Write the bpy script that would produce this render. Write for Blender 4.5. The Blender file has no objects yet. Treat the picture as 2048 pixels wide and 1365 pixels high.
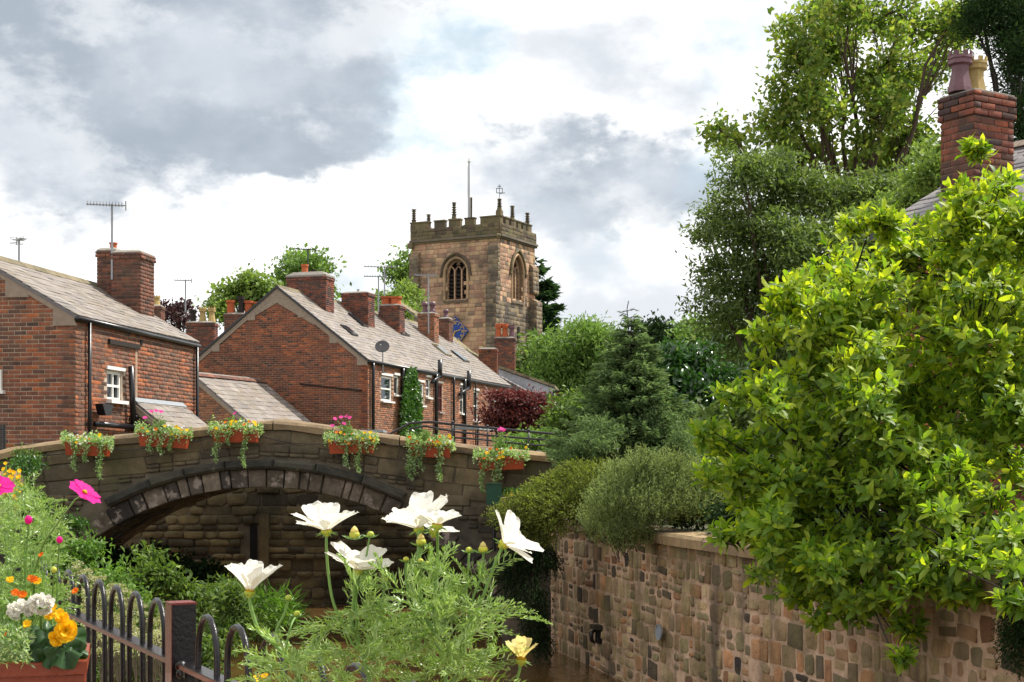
import bpy, math, random
import numpy as np
from mathutils import Vector as Vc, Matrix
random.seed(7); RG = np.random.default_rng(11)
S = bpy.context.scene; COL = S.collection
F, HX, HY = 2900.0, 1024.0, 930.0            # focal length and horizon of the photograph, in its pixels; eye level is z = 0
def V(*a): return np.array(a, float)
def P(px, py, D): return V((px-HX)/F*D, D, (HY-py)/F*D)
def nz(a): a = np.asarray(a, float); return a/np.linalg.norm(a)
def on(px, py, O, N):                         # where the sight line through a photo pixel meets a plane of the place
    d = V((px-HX)/F, 1, (HY-py)/F); return d*(np.dot(O, N)/np.dot(d, N))
def prj(p): return (HX+p[0]/p[1]*F, HY-p[2]/p[1]*F)
# ---------------------------------------------------------------- camera
cd = bpy.data.cameras.new('camera'); cam = bpy.data.objects.new('camera', cd); COL.objects.link(cam)
cd.sensor_width = 36; cd.lens = F/2048*36; cd.shift_y = (HY-682.5)/2048; cd.clip_start = .05; cd.clip_end = 6000
cam.location = (0, 0, 0); cam.rotation_euler = (math.radians(90), 0, 0); S.camera = cam
# ---------------------------------------------------------------- sun and sky
SUN_AZ, SUN_EL = math.radians(68), math.radians(54)      # azimuth from the view direction towards the right
sd = V(math.cos(SUN_EL)*math.sin(SUN_AZ), math.cos(SUN_EL)*math.cos(SUN_AZ), math.sin(SUN_EL))
sl = bpy.data.lights.new('sun', 'SUN'); sl.energy = 4.0; sl.angle = math.radians(.6); sl.color = (1, .955, .87)
so = bpy.data.objects.new('sun', sl); COL.objects.link(so); so.rotation_euler = Vc(sd).to_track_quat('Z', 'Y').to_euler()
W = bpy.data.worlds.new('World'); S.world = W; W.use_nodes = True
def world():
    nt = W.node_tree; nt.nodes.clear(); N = nt.nodes.new; L = nt.links.new
    def mth(op, a, b=None, c=None, clamp=False):
        n = N('ShaderNodeMath'); n.operation = op; n.use_clamp = clamp
        for i, x in enumerate((a, b, c)):
            if x is None: continue
            if isinstance(x, (int, float)): n.inputs[i].default_value = x
            else: L(x, n.inputs[i])
        return n.outputs[0]
    def mix(f, a, b):
        n = N('ShaderNodeMix'); n.data_type = 'RGBA'
        for s, x in ((0, f), (6, a), (7, b)):
            if isinstance(x, (int, float)): n.inputs[s].default_value = x
            elif isinstance(x, tuple): n.inputs[s].default_value = (*x, 1)
            else: L(x, n.inputs[s])
        return n.outputs[2]
    def sstep(x, a, b):
        n = N('ShaderNodeMapRange'); n.interpolation_type = 'SMOOTHSTEP'; L(x, n.inputs[0]); n.inputs[1].default_value = a; n.inputs[2].default_value = b
        return n.outputs[0]
    tc = N('ShaderNodeTexCoord'); d = tc.outputs['Generated']
    sc = N('ShaderNodeMapping'); L(d, sc.inputs[0]); sc.inputs['Scale'].default_value = (1, 1, 1.7)
    def noise(s, det, rough=.55, dist=0.):
        n = N('ShaderNodeTexNoise'); L(sc.outputs[0], n.inputs['Vector']); n.inputs['Scale'].default_value = s; n.inputs['Detail'].default_value = det
        n.inputs['Roughness'].default_value = rough; n.inputs['Distortion'].default_value = dist; return n
    w = noise(7, 9, .56); wv = N('ShaderNodeVectorMath'); wv.operation = 'MULTIPLY_ADD'
    wv2 = N('ShaderNodeVectorMath'); wv2.operation = 'SUBTRACT'; L(w.outputs['Color'], wv2.inputs[0]); wv2.inputs[1].default_value = (.5, .5, .5)
    L(wv2.outputs[0], wv.inputs[0]); wv.inputs[1].default_value = (.19, .19, .16)
    wf = noise(30, 6, .6); wf2 = N('ShaderNodeVectorMath'); wf2.operation = 'MULTIPLY_ADD'; L(wf.outputs['Color'], wf2.inputs[0]); wf2.inputs[1].default_value = (.06, .06, .06); wf3 = N('ShaderNodeVectorMath'); wf3.operation = 'SUBTRACT'; L(d, wf3.inputs[0]); wf3.inputs[1].default_value = (.03, .03, .03); L(wf3.outputs[0], wf2.inputs[2]); L(wf2.outputs[0], wv.inputs[2])
    def blob(px, py, r0, r1, sx=1., sy=1.):
        c = nz(V((px-HX)/F, 1, (HY-py)/F))
        a = N('ShaderNodeVectorMath'); a.operation = 'SUBTRACT'; L(wv.outputs[0], a.inputs[0]); a.inputs[1].default_value = tuple(c)
        b = N('ShaderNodeVectorMath'); b.operation = 'MULTIPLY'; L(a.outputs[0], b.inputs[0]); b.inputs[1].default_value = (1/sx, 1/sx, 1/sy)
        l = N('ShaderNodeVectorMath'); l.operation = 'LENGTH'; L(b.outputs[0], l.inputs[0]); return sstep(l.outputs['Value'], r1, r0)
    def mx(*a):
        r = a[0]
        for x in a[1:]: r = mth('MAXIMUM', r, x)
        return r
    grey = mx(blob(90, 190, .05, .1, 1.8, 1.1), mth('MULTIPLY', blob(200, 40, .06, .12, 2.6, .9), .95), mth('MULTIPLY', blob(480, 150, .05, .085, 1.6, 1), .95), mth('MULTIPLY', blob(240, 330, .02, .07, 1.6, .7), .8),
              mth('MULTIPLY', blob(760, 5, .03, .09, 2, .7), .6), mth('MULTIPLY', blob(1330, 150, .01, .05, 2., .9), .55), mth('MULTIPLY', blob(1240, 370, .025, .065, 2.1, .9), .9),
              mth('MULTIPLY', blob(1360, 500, .01, .06, 1.3, .9), .55), mth('MULTIPLY', blob(450, 440, .005, .04, 2.2, .6), .42), mth('MULTIPLY', blob(60, 440, .01, .05, 1.3, .6), .6),
              mth('MULTIPLY', blob(1230, 580, .01, .045, 2.4, .5), .3))
    n1 = noise(5.5, 8, .6, 0.); n2 = noise(10, 7, .6)
    wide = mth('MULTIPLY', sstep(n1.outputs[0], .48, .62), .42)             # grey bellies all over the sky
    g = mx(grey, wide)
    g = mth('MULTIPLY', g, mth('MULTIPLY_ADD', sstep(n2.outputs[0], .35, .62), .5, .62), clamp=True); g = sstep(g, .1, .95)
    n3 = noise(9, 8, .55, 0.)
    blue = mx(blob(890, 200, .01, .055, 1.4, 1), mth('MULTIPLY', blob(1480, 30, .0, .045, 1.6, .8), .7), mth('MULTIPLY', blob(2000, 110, .0, .05, 1, 1), .6), mth('MULTIPLY', sstep(n1.outputs[0], .42, .3), .45))
    blue = mth('MULTIPLY', blue, mth('MULTIPLY', sstep(n3.outputs[0], .25, .6), .9))
    sky = N('ShaderNodeTexSky'); sky.sky_type = 'NISHITA'; sky.sun_disc = False; sky.sun_elevation = SUN_EL; sky.sun_rotation = SUN_AZ; sky.dust_density = 3
    sk = N('ShaderNodeVectorMath'); sk.operation = 'SCALE'; L(sky.outputs[0], sk.inputs[0]); sk.inputs['Scale'].default_value = 1.0
    whites = mix(sstep(n3.outputs[0], .42, .68), (8.6, 8.6, 8.5), (5.0, 5.25, 5.6)); belly = mix(sstep(n3.outputs[0], .34, .66), (2.7, 3.1, 3.6), (4.0, 4.35, 4.8)); cloud = mix(g, whites, belly)
    veil = mix(.75, sk.outputs[0], (3.7, 4.9, 5.5))
    fin = mix(blue, cloud, veil)
    bg = N('ShaderNodeBackground'); bg.inputs['Strength'].default_value = .1; L(fin, bg.inputs[0])
    o = N('ShaderNodeOutputWorld'); L(bg.outputs[0], o.inputs[0])
world()
S.view_settings.view_transform = 'Standard'; S.view_settings.look = 'None'; S.view_settings.gamma = 1; S.view_settings.use_curve_mapping = False
S.view_settings.exposure = 0.72
S.cycles.max_bounces = 7; S.cycles.transparent_max_bounces = 8; S.cycles.caustics_reflective = False; S.cycles.caustics_refractive = False
# ---------------------------------------------------------------- materials
def mat(name, pal, rough=.85, nscale=9., namt=.35, bump=.25, bscale=45., stain=None, sscale=.8, sr=(.5, .68), metal=0., trans=0., tcol=None, spec=.35, vary=True, coat=0., streak=None):
    m = bpy.data.materials.new(name); m.use_nodes = True; nt = m.node_tree; nt.nodes.clear(); N = nt.nodes.new; L = nt.links.new
    out = N('ShaderNodeOutputMaterial'); b = N('ShaderNodeBsdfPrincipled'); b.inputs['Roughness'].default_value = rough; b.inputs['Metallic'].default_value = metal
    b.inputs['Specular IOR Level'].default_value = spec; b.inputs['Coat Weight'].default_value = coat
    g = N('ShaderNodeNewGeometry'); oi = N('ShaderNodeObjectInfo')
    a = N('ShaderNodeMath'); a.operation = 'ADD'; L(g.outputs['Random Per Island'], a.inputs[0]); L(oi.outputs['Random'], a.inputs[1])
    fr = N('ShaderNodeMath'); fr.operation = 'FRACT'; L(a.outputs[0], fr.inputs[0])
    r = N('ShaderNodeValToRGB'); e = r.color_ramp.elements
    while len(e) < len(pal): e.new(.5)
    for i, c in enumerate(pal): e[i].position = i/max(1, len(pal)-1) if len(pal) > 1 else 0; e[i].color = (*c, 1)
    if len(pal) == 1: e[1].color = (*pal[0], 1) if len(e) > 1 else e[0].color
    L(fr.outputs[0], r.inputs[0]); col = r.outputs[0]
    def nse(s, det=4, ro=.6, sc=None):
        n = N('ShaderNodeTexNoise'); n.inputs['Scale'].default_value = s; n.inputs['Detail'].default_value = det; n.inputs['Roughness'].default_value = ro
        if sc:
            mp = N('ShaderNodeMapping'); L(g.outputs['Position'], mp.inputs[0]); mp.inputs['Scale'].default_value = sc; L(mp.outputs[0], n.inputs['Vector'])
        else: L(g.outputs['Position'], n.inputs['Vector'])
        return n.outputs[0]
    def mr(x, a0, a1, b0, b1):
        n = N('ShaderNodeMapRange'); L(x, n.inputs[0])
        for i, q in enumerate((a0, a1, b0, b1)): n.inputs[i+1].default_value = q
        return n.outputs[0]
    def mixc(f, A, B):
        n = N('ShaderNodeMix'); n.data_type = 'RGBA'; L(f, n.inputs[0]) if not isinstance(f, float) else None
        L(A, n.inputs[6])
        if isinstance(B, tuple): n.inputs[7].default_value = (*B, 1)
        else: L(B, n.inputs[7])
        return n.outputs[2]
    if namt > 0:
        v = mr(nse(nscale), .25, .75, 1-namt, 1+namt); h = N('ShaderNodeVectorMath'); h.operation = 'SCALE'; L(col, h.inputs[0]); L(v, h.inputs['Scale']); col = h.outputs[0]
    if stain: col = mixc(mr(nse(sscale, 6, .65), sr[0], sr[1], 0, .85), col, stain)
    if streak: col = mixc(mr(nse(1.6, 4, .6, (1.4, 1.4, .16)), .52, .66, 0, .8), col, streak)
    L(col, b.inputs['Base Color'])
    if bump > 0:
        bp = N('ShaderNodeBump'); bp.inputs['Strength'].default_value = bump; bp.inputs['Distance'].default_value = .02; L(nse(bscale, 5), bp.inputs['Height']); L(bp.outputs[0], b.inputs['Normal'])
    sh = b.outputs[0]
    if trans > 0:
        t = N('ShaderNodeBsdfTranslucent'); h = N('ShaderNodeMix'); h.data_type = 'RGBA'; h.blend_type = 'MULTIPLY'; h.inputs[0].default_value = 1; L(col, h.inputs[6]); h.inputs[7].default_value = (*(tcol or (2., 2.2, 1.)), 1)
        L(h.outputs[2], t.inputs[0]); ms = N('ShaderNodeMixShader'); ms.inputs[0].default_value = trans; L(b.outputs[0], ms.inputs[1]); L(t.outputs[0], ms.inputs[2]); sh = ms.outputs[0]
    L(sh, out.inputs[0]); return m
def c(h, k=1.):                                # sRGB hex to linear
    v = [int(h[i:i+2], 16)/255 for i in (0, 2, 4)]; return tuple((x/12.92 if x <= .04045 else ((x+.055)/1.055)**2.4)*k for x in v)
BRICK_A = mat('brick_brown_orange', [c('784938'), c('90563d'), c('563f38'), c('a06040'), c('493b36'), c('82503c'), c('ad6238'), c('61463a'), c('8c6048')], stain=c('5d4a40'), sscale=1., sr=(.5, .75), streak=c('6c5042'))
BRICK_R = mat('brick_red', [c('7a4532'), c('944f32'), c('58382d'), c('a25a38'), c('633b2e'), c('8c4e38'), c('42332f'), c('ad6036')], stain=c('4c352c'), sscale=.7, sr=(.48, .7), streak=c('6a4636'))
BRICK_D = mat('brick_dark', [c('5b4036'), c('74483a'), c('463630'), c('6a4a3e'), c('83523e')], stain=c('4a4136'), sscale=1.5)
BRICK_P = mat('brick_plum', [c('6b4036'), c('824a3a'), c('46332f'), c('96523a'), c('5a3c34'), c('403436'), c('74503e')], namt=.35, stain=c('453a34'), sscale=2.2)
BRICK_F = mat('brick_pale_brown', [c('8d5f48'), c('5f4a40'), c('a06a4c'), c('76503f'), c('ad7350'), c('8a5540')], stain=c('7d6554'), sscale=1.1)
MORT = mat('mortar_pale', [c('b09e8a')], namt=.2); MORT_D = mat('mortar_brown', [c('87705f')], namt=.25); MORT_F = mat('mortar_tan', [c('9d8672')], namt=.2)
SLATE = mat('slate', [c('7b726c'), c('877e77'), c('6a6460'), c('8f8780'), c('756c65'), c('807468')], rough=.6, nscale=5, namt=.2, stain=c('7c7262'), sscale=1.4, bump=.15)
SLATE_D = mat('slate_dark', [c('6e6a6a'), c('7d7877'), c('5d5a5c'), c('857f7c')], rough=.55, nscale=5, namt=.2, bump=.15)
STSLATE = mat('stone_slate', [c('7f745f'), c('91856c'), c('6b624f'), c('a0937a')], stain=c('6a6a3c'), sscale=1.2)
MOSSY = mat('mossy_ridge', [c('6f6450'), c('80745c'), c('5d5644')], stain=c('626034'), sscale=3.)
CEM = mat('cement', [c('8f7f70')], namt=.18); CEMG = mat('cement_grey', [c('8b857c')], namt=.2)
LEAD = mat('lead', [c('8f959a')], rough=.45, namt=.15)
BLACK = mat('black_paint', [c('17161a')], rough=.3, namt=.1, bump=.1, spec=.5)
IRON = mat('glossy_black_enamel', [c('140f13')], rough=.28, namt=.1, bump=.15, bscale=120., spec=.4, coat=.12)
RUSTRED = mat('red_brown_paint', [c('6d231d')], rough=.35, namt=.15, bump=.2, bscale=120, coat=.3)
STEEL = mat('galvanised', [c('8f9193')], rough=.4, metal=.6, namt=.1)
WHITE = mat('white_paint', [c('e2e0da')], rough=.5, namt=.05, bump=0)
GREYW = mat('grey_render', [c('b3b6bd')], namt=.1, stain=c('8d8a84'))
REDP = mat('dark_red_paint', [c('5a1f1a')], rough=.5, namt=.1)
GREEN = mat('green_paint', [c('17452f')], rough=.4, namt=.1, bump=.05)
GLASS = mat('window_glass', [c('20282c')], rough=.06, namt=.3, nscale=3, bump=0, spec=.8)
VOID = mat('dark_interior', [c('141210')], bump=0)
TERRA = mat('terracotta', [c('a8532f'), c('b9623a'), c('94482a')], namt=.2)
BUFF = mat('buff_clay', [c('b39a62'), c('a08a5a')], namt=.2); PURP = mat('purple_clay', [c('6a4a50'), c('5c4048')], rough=.5, namt=.2)
BOXRED = mat('terracotta_plastic', [c('9a3f22'), c('a5492a')], rough=.45, namt=.12, bump=.05)
WOOD = mat('stained_wood', [c('8a3f26'), c('7c3721')], rough=.4, namt=.2, nscale=14)
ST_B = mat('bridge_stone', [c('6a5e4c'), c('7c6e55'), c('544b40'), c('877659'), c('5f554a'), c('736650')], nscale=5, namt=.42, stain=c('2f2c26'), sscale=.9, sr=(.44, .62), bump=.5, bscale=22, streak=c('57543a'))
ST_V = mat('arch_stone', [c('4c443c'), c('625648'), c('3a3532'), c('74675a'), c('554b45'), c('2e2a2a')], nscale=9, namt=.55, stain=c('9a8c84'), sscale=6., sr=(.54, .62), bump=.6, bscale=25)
ST_H = mat('hood_stone', [c('3a3833'), c('48453c'), c('33322f')], nscale=7, namt=.45, stain=c('73725c'), sscale=3.2, sr=(.62, .7), bump=.5)
ST_C = mat('coping_stone', [c('8a755a'), c('7d6a52'), c('96805f')], nscale=4, namt=.3, stain=c('544a3c'), sscale=1.4, sr=(.5, .64), bump=.5, bscale=25)
ST_U = mat('river_wall_stone', [c('6f6246'), c('7d6e4c'), c('574c36'), c('8a7a54'), c('423b2e'), c('625640')], nscale=4, namt=.4, stain=c('2b291f'), sscale=.8, sr=(.42, .6), bump=.5, bscale=20)
ST_R = mat('rubble_stone', [c('a08866'), c('b39a72'), c('3a322e'), c('8e7c5e'), c('a88060'), c('7a6850'), c('bba27c'), c('938662'), c('5a4d42'), c('ae9674'), c('302a28'), c('9c8464'), c('b8855e'), c('2c2625')], nscale=8, namt=.35, stain=c('6c6340'), sscale=1.6, sr=(.46, .64), bump=.9, bscale=22, streak=c('4c4236'))
MORT_R = mat('pinkish_mortar', [c('bfa188')], nscale=10, namt=.3, stain=c('7d6a50'), sscale=1.6, sr=(.46, .62), bump=.9, bscale=16, streak=c('4c4236'))
MORT_B = mat('old_mortar', [c('6b6152')], nscale=6, namt=.35, stain=c('38342d'))
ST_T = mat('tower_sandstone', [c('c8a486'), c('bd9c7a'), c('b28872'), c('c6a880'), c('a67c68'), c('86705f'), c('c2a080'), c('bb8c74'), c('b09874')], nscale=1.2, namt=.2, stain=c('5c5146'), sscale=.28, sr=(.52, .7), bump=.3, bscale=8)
ST_P = mat('parapet_stone', [c('62573f'), c('70634a'), c('4c4636'), c('5a4a3e')], nscale=1.5, namt=.3, stain=c('4f5230'), sscale=.5, bump=.3, bscale=8)
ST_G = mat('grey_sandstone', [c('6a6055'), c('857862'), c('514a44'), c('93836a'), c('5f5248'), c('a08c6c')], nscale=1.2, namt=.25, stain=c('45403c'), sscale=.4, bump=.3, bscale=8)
MORT_T = mat('tower_mortar', [c('7f6a54')], namt=.2, nscale=2)
GOLD = mat('gold_paint', [c('c9a23c')], rough=.4, namt=.1, bump=0); BLUE = mat('clock_blue', [c('1c3f86')], rough=.5, namt=.1, bump=0)
BARK = mat('bark', [c('4b3d31')], nscale=12, namt=.35, bump=.6); BARK_D = mat('dark_bark', [c('2c2420')], nscale=12, namt=.35)
def leafm(name, pal, trans=.35, tcol=(1.7, 2., .7), rough=.55, spec=.28): return mat(name, pal, rough=rough, trans=trans, tcol=tcol, namt=.25, nscale=1.5, bump=0, spec=spec)
L_BIG = leafm('leaf_sycamore', [c('6c8034'), c('556f30'), c('869648'), c('48602c'), c('98984c'), c('60783a')], trans=.45, tcol=(1.6, 1.75, .75))
L_MID = leafm('leaf_mid_tree', [c('5c703c'), c('4c6034'), c('6c8046'), c('3e502c'), c('7e9054'), c('667a44')], trans=.36, tcol=(1.6, 1.6, .75))
L_LIGHT = leafm('leaf_light', [c('6f8640'), c('84994c'), c('5a7438'), c('94a456')], trans=.35, tcol=(1.4, 1.5, .8))
L_ASH = leafm('leaf_ash', [c('64803c'), c('77934a'), c('526f36'), c('88a058')], trans=.35, tcol=(1.4, 1.5, .8))
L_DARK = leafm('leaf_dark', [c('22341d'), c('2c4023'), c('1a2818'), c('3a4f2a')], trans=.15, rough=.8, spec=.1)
L_CON = leafm('needles_dark', [c('2e4630'), c('3b5537'), c('253a29'), c('4b6440')], trans=.2, rough=.8, spec=.1)
L_SPR = leafm('needles_spruce', [c('6c8458'), c('7e9664'), c('566e4c'), c('94a672'), c('465c40')], trans=.3, tcol=(1.4, 1.5, .9), rough=.8, spec=.08)
L_LAUR = leafm('leaf_laurel', [c('2b4a24'), c('38592a'), c('1f3a1d'), c('4b6e31')], trans=.25, rough=.22, spec=.7)
L_RED = leafm('leaf_maple_red', [c('5a2e2e'), c('6c3a34'), c('452628'), c('80504a')], trans=.25, tcol=(1.8, 1., .9))
L_COP = leafm('leaf_copper', [c('3c2a2a'), c('4a302c'), c('35262a')], trans=.2, tcol=(1.6, 1., 1.))
L_MAG = leafm('leaf_magnolia', [c('6c882e'), c('5a782a'), c('809838'), c('4a6a2a'), c('92a63e'), c('627834')], trans=.46, tcol=(2.1, 2.15, .5), rough=.5, spec=.3)
L_MAG_LIT = leafm('leaf_magnolia_backlit', [c('8ea034'), c('a0ae40'), c('7c922e')], trans=.5, tcol=(2.1, 2.0, .45), rough=.5, spec=.3)  # yellower copy of the leaf, sunlight shining through painted into its colour
L_JUN = leafm('leaf_juniper', [c('747c3c'), c('888e48'), c('5c6632'), c('4a562c'), c('9a9e58')], trans=.28, rough=.8, spec=.08)
L_ROS = leafm('leaf_rosemary', [c('829656'), c('94a46a'), c('687c48'), c('a8b480'), c('54683c')], trans=.3, tcol=(1.4, 1.4, .8), rough=.8, spec=.08)
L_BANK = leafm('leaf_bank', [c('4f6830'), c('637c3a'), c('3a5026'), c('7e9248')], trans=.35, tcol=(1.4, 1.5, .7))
L_IVY = leafm('leaf_ivy', [c('3a5a28'), c('4c6e32'), c('2b4520'), c('5f8440')], trans=.2, rough=.3)
L_VAR = leafm('leaf_variegated', [c('71935a'), c('a7b98a'), c('5b8044'), c('c3cca8'), c('4a6e38')], trans=.3)
L_COS = leafm('leaf_cosmos', [c('80a048'), c('96b25c'), c('6c8c3c'), c('b4c888'), c('5c7c34')], trans=.35, tcol=(1.3, 1.4, .8), rough=.35, spec=.6)
L_BEG = leafm('leaf_begonia', [c('2c4a28'), c('3a5a30'), c('243e24')], trans=.2, rough=.35)
L_GRASS = leafm('leaf_grass', [c('5c7a34'), c('4a6a2c'), c('6f8a40')], trans=.3)
STEMG = mat('green_stem', [c('6d8f46')], namt=.2, bump=0, rough=.5); STEMD = mat('brown_stem', [c('4a4030')], namt=.2, bump=0)
PETW = mat('petal_white', [c('eeece4')], trans=.42, tcol=(1.0, .99, .93), rough=.6, spec=.2, namt=.07, nscale=350, bump=.3, bscale=300); PETP = leafm('petal_pink', [c('d42a98')], trans=.5, tcol=(1.5, 1.2, 1.3), rough=.6, spec=.2)
PETC = leafm('petal_cream', [c('eee2a0')], trans=.5, tcol=(1.1, 1.05, .8), rough=.6, spec=.2); PETY = leafm('petal_yellow', [c('f2c414'), c('f5d028'), c('eeb80e')], trans=.4, tcol=(1.2, 1.1, .6), rough=.6, spec=.2)
PETO = leafm('petal_orange', [c('e8770e'), c('ec8a18'), c('de6408')], trans=.4, tcol=(1.2, 1., .6), rough=.6); CENY = mat('flower_centre', [c('d8a51c')], namt=.3, bump=.6, bscale=600)
BUDG = mat('bud_green', [c('b9b63c'), c('9aa83c')], namt=.2, bump=0, rough=.5)
UMB = leafm('faded_umbel', [c('9a9474'), c('868a66'), c('aca688'), c('7a7c58')], trans=.25)
GROUND = mat('earth_ground', [c('54523a')], namt=.3, nscale=1.5, stain=c('46522c'), sscale=.5); GRAVEL = mat('path_paving', [c('9b8c78')], namt=.2)
PIXB = mat('pink_blossom', [c('c63a84')], namt=.1, bump=0)
def water_mat():
    m = bpy.data.materials.new('muddy_river'); m.use_nodes = True; nt = m.node_tree; b = nt.nodes['Principled BSDF']
    b.inputs['Base Color'].default_value = (*c('5a4326'), 1); b.inputs['Roughness'].default_value = .08; b.inputs['Specular IOR Level'].default_value = .5
    n = nt.nodes.new('ShaderNodeTexNoise'); g = nt.nodes.new('ShaderNodeNewGeometry'); mp = nt.nodes.new('ShaderNodeMapping'); mp.inputs['Scale'].default_value = (1.2, .6, 1)
    nt.links.new(g.outputs['Position'], mp.inputs[0]); nt.links.new(mp.outputs[0], n.inputs['Vector']); n.inputs['Scale'].default_value = 3.5; n.inputs['Detail'].default_value = 5
    bp = nt.nodes.new('ShaderNodeBump'); bp.inputs['Strength'].default_value = .5; bp.inputs['Distance'].default_value = .05; nt.links.new(n.outputs[0], bp.inputs['Height']); nt.links.new(bp.outputs[0], b.inputs['Normal'])
    return m
WATER = water_mat()
# ---------------------------------------------------------------- building helpers
def mesh_np(name, Vv, T):
    me = bpy.data.meshes.new(name); Vv = np.ascontiguousarray(Vv, np.float32).reshape(-1); T = np.ascontiguousarray(T, np.int32).reshape(-1, 3)
    me.vertices.add(len(Vv)//3); me.vertices.foreach_set('co', Vv); me.loops.add(T.size); me.loops.foreach_set('vertex_index', T.reshape(-1))
    me.polygons.add(len(T)); me.polygons.foreach_set('loop_start', np.arange(len(T), dtype=np.int32)*3); me.update(calc_edges=True); me.validate(); return me
def thing(name, loc, label, cat, group=None):
    o = bpy.data.objects.new(name, None); COL.objects.link(o); o.location = tuple(float(x) for x in loc); o['label'] = label; o['category'] = cat
    if group: o['group'] = group
    return o
def link(name, me, m, parent=None, local=False, kind=None, label=None):
    o = bpy.data.objects.new(name, me); COL.objects.link(o)
    if m is not None and not me.materials: me.materials.append(m)
    if parent is not None:
        o.parent = parent
        if parent.type == 'EMPTY' and not local: o.matrix_parent_inverse = Matrix.Translation(-Vc(parent.location))
    if kind: o['kind'] = kind
    if label: o['label'] = label
    return o
def tag(o, label, cat, group=None, kind=None):
    o['label'] = label; o['category'] = cat
    if group: o['group'] = group
    if kind: o['kind'] = kind
    return o
class MB:
    def __init__(s): s.v = []; s.f = []
    def add(s, vs, fs):
        n = len(s.v); s.v += [tuple(float(q) for q in x) for x in vs]; s.f += [tuple(n+i for i in f) for f in fs]; return s
    def box(s, C, U, Vv, N, w, h, d):         # C = centre, w along U, h along V, d along N
        C, U, Vv, N = (np.asarray(q, float) for q in (C, U, Vv, N))
        vs = [C+U*w/2*a+Vv*h/2*b+N*d/2*e for e in (-1, 1) for b in (-1, 1) for a in (-1, 1)]
        return s.add(vs, [(0, 2, 3, 1), (4, 5, 7, 6), (0, 1, 5, 4), (2, 6, 7, 3), (0, 4, 6, 2), (1, 3, 7, 5)])
    def ab(s, x0, x1, y0, y1, z0, z1): return s.box(((x0+x1)/2, (y0+y1)/2, (z0+z1)/2), (1, 0, 0), (0, 0, 1), (0, 1, 0), x1-x0, z1-z0, y1-y0)
    def prism(s, pts, ext):                   # planar polygon pushed along ext
        n = len(pts); pts = [np.asarray(p, float) for p in pts]; ext = np.asarray(ext, float)
        return s.add(pts+[p+ext for p in pts], [tuple(range(n)), tuple(range(2*n-1, n-1, -1))]+[(i, i+n, (i+1) % n+n, (i+1) % n) for i in range(n)])
    def tube(s, pts, r, k=8, cap=True):
        pts = [np.asarray(p, float) for p in pts]; n = len(pts); rs = r if hasattr(r, '__len__') else [r]*n; vs = []; pu = None
        for i, p in enumerate(pts):
            t = nz(pts[min(i+1, n-1)]-pts[max(i-1, 0)]+1e-9)
            if pu is None: pu = nz(np.cross(t, V(0, 0, 1) if abs(t[2]) < .9 else V(1, 0, 0)))
            pu = nz(pu-t*np.dot(pu, t)); w = np.cross(t, pu)
            for j in range(k): a = 2*math.pi*j/k; vs.append(p+rs[i]*(math.cos(a)*pu+math.sin(a)*w))
        fs = [(i*k+j, i*k+(j+1) % k, (i+1)*k+(j+1) % k, (i+1)*k+j) for i in range(n-1) for j in range(k)]
        if cap: fs += [tuple(range(k-1, -1, -1)), tuple(range((n-1)*k, n*k))]
        return s.add(vs, fs)
    def lathe(s, C, prof, k=12, rot=0., sq=None):
        vs = []; C = np.asarray(C, float)
        for r, z in prof:
            for j in range(k): a = 2*math.pi*j/k+rot; vs.append(C+V(r*math.cos(a), r*math.sin(a), z))
        n = len(prof)
        return s.add(vs, [(i*k+j, i*k+(j+1) % k, (i+1)*k+(j+1) % k, (i+1)*k+j) for i in range(n-1) for j in range(k)]+[tuple(range(k-1, -1, -1)), tuple(range((n-1)*k, n*k))])
    def ball(s, C, r, k=8, sc=(1, 1, 1)):
        C = np.asarray(C, float); vs = [C+V(0, 0, -r*sc[2])]; rows = 4
        for i in range(1, rows+1):
            ph = math.pi*i/(rows+1)-math.pi/2
            for j in range(k): a = 2*math.pi*j/k; vs.append(C+r*V(math.cos(ph)*math.cos(a)*sc[0], math.cos(ph)*math.sin(a)*sc[1], math.sin(ph)*sc[2]))
        vs.append(C+V(0, 0, r*sc[2])); top = len(vs)-1
        fs = [(0, 1+(j+1) % k, 1+j) for j in range(k)]+[(1+i*k+j, 1+i*k+(j+1) % k, 1+(i+1)*k+(j+1) % k, 1+(i+1)*k+j) for i in range(rows-1) for j in range(k)]+[(1+(rows-1)*k+j, 1+(rows-1)*k+(j+1) % k, top) for j in range(k)]
        return s.add(vs, fs)
    def build(s, name, m, parent=None, smooth=False, **k):
        me = bpy.data.meshes.new(name); me.from_pydata(s.v, [], s.f); me.validate()
        if smooth: me.polygons.foreach_set('use_smooth', [True]*len(me.polygons))
        return link(name, me, m, parent, **k)
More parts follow.
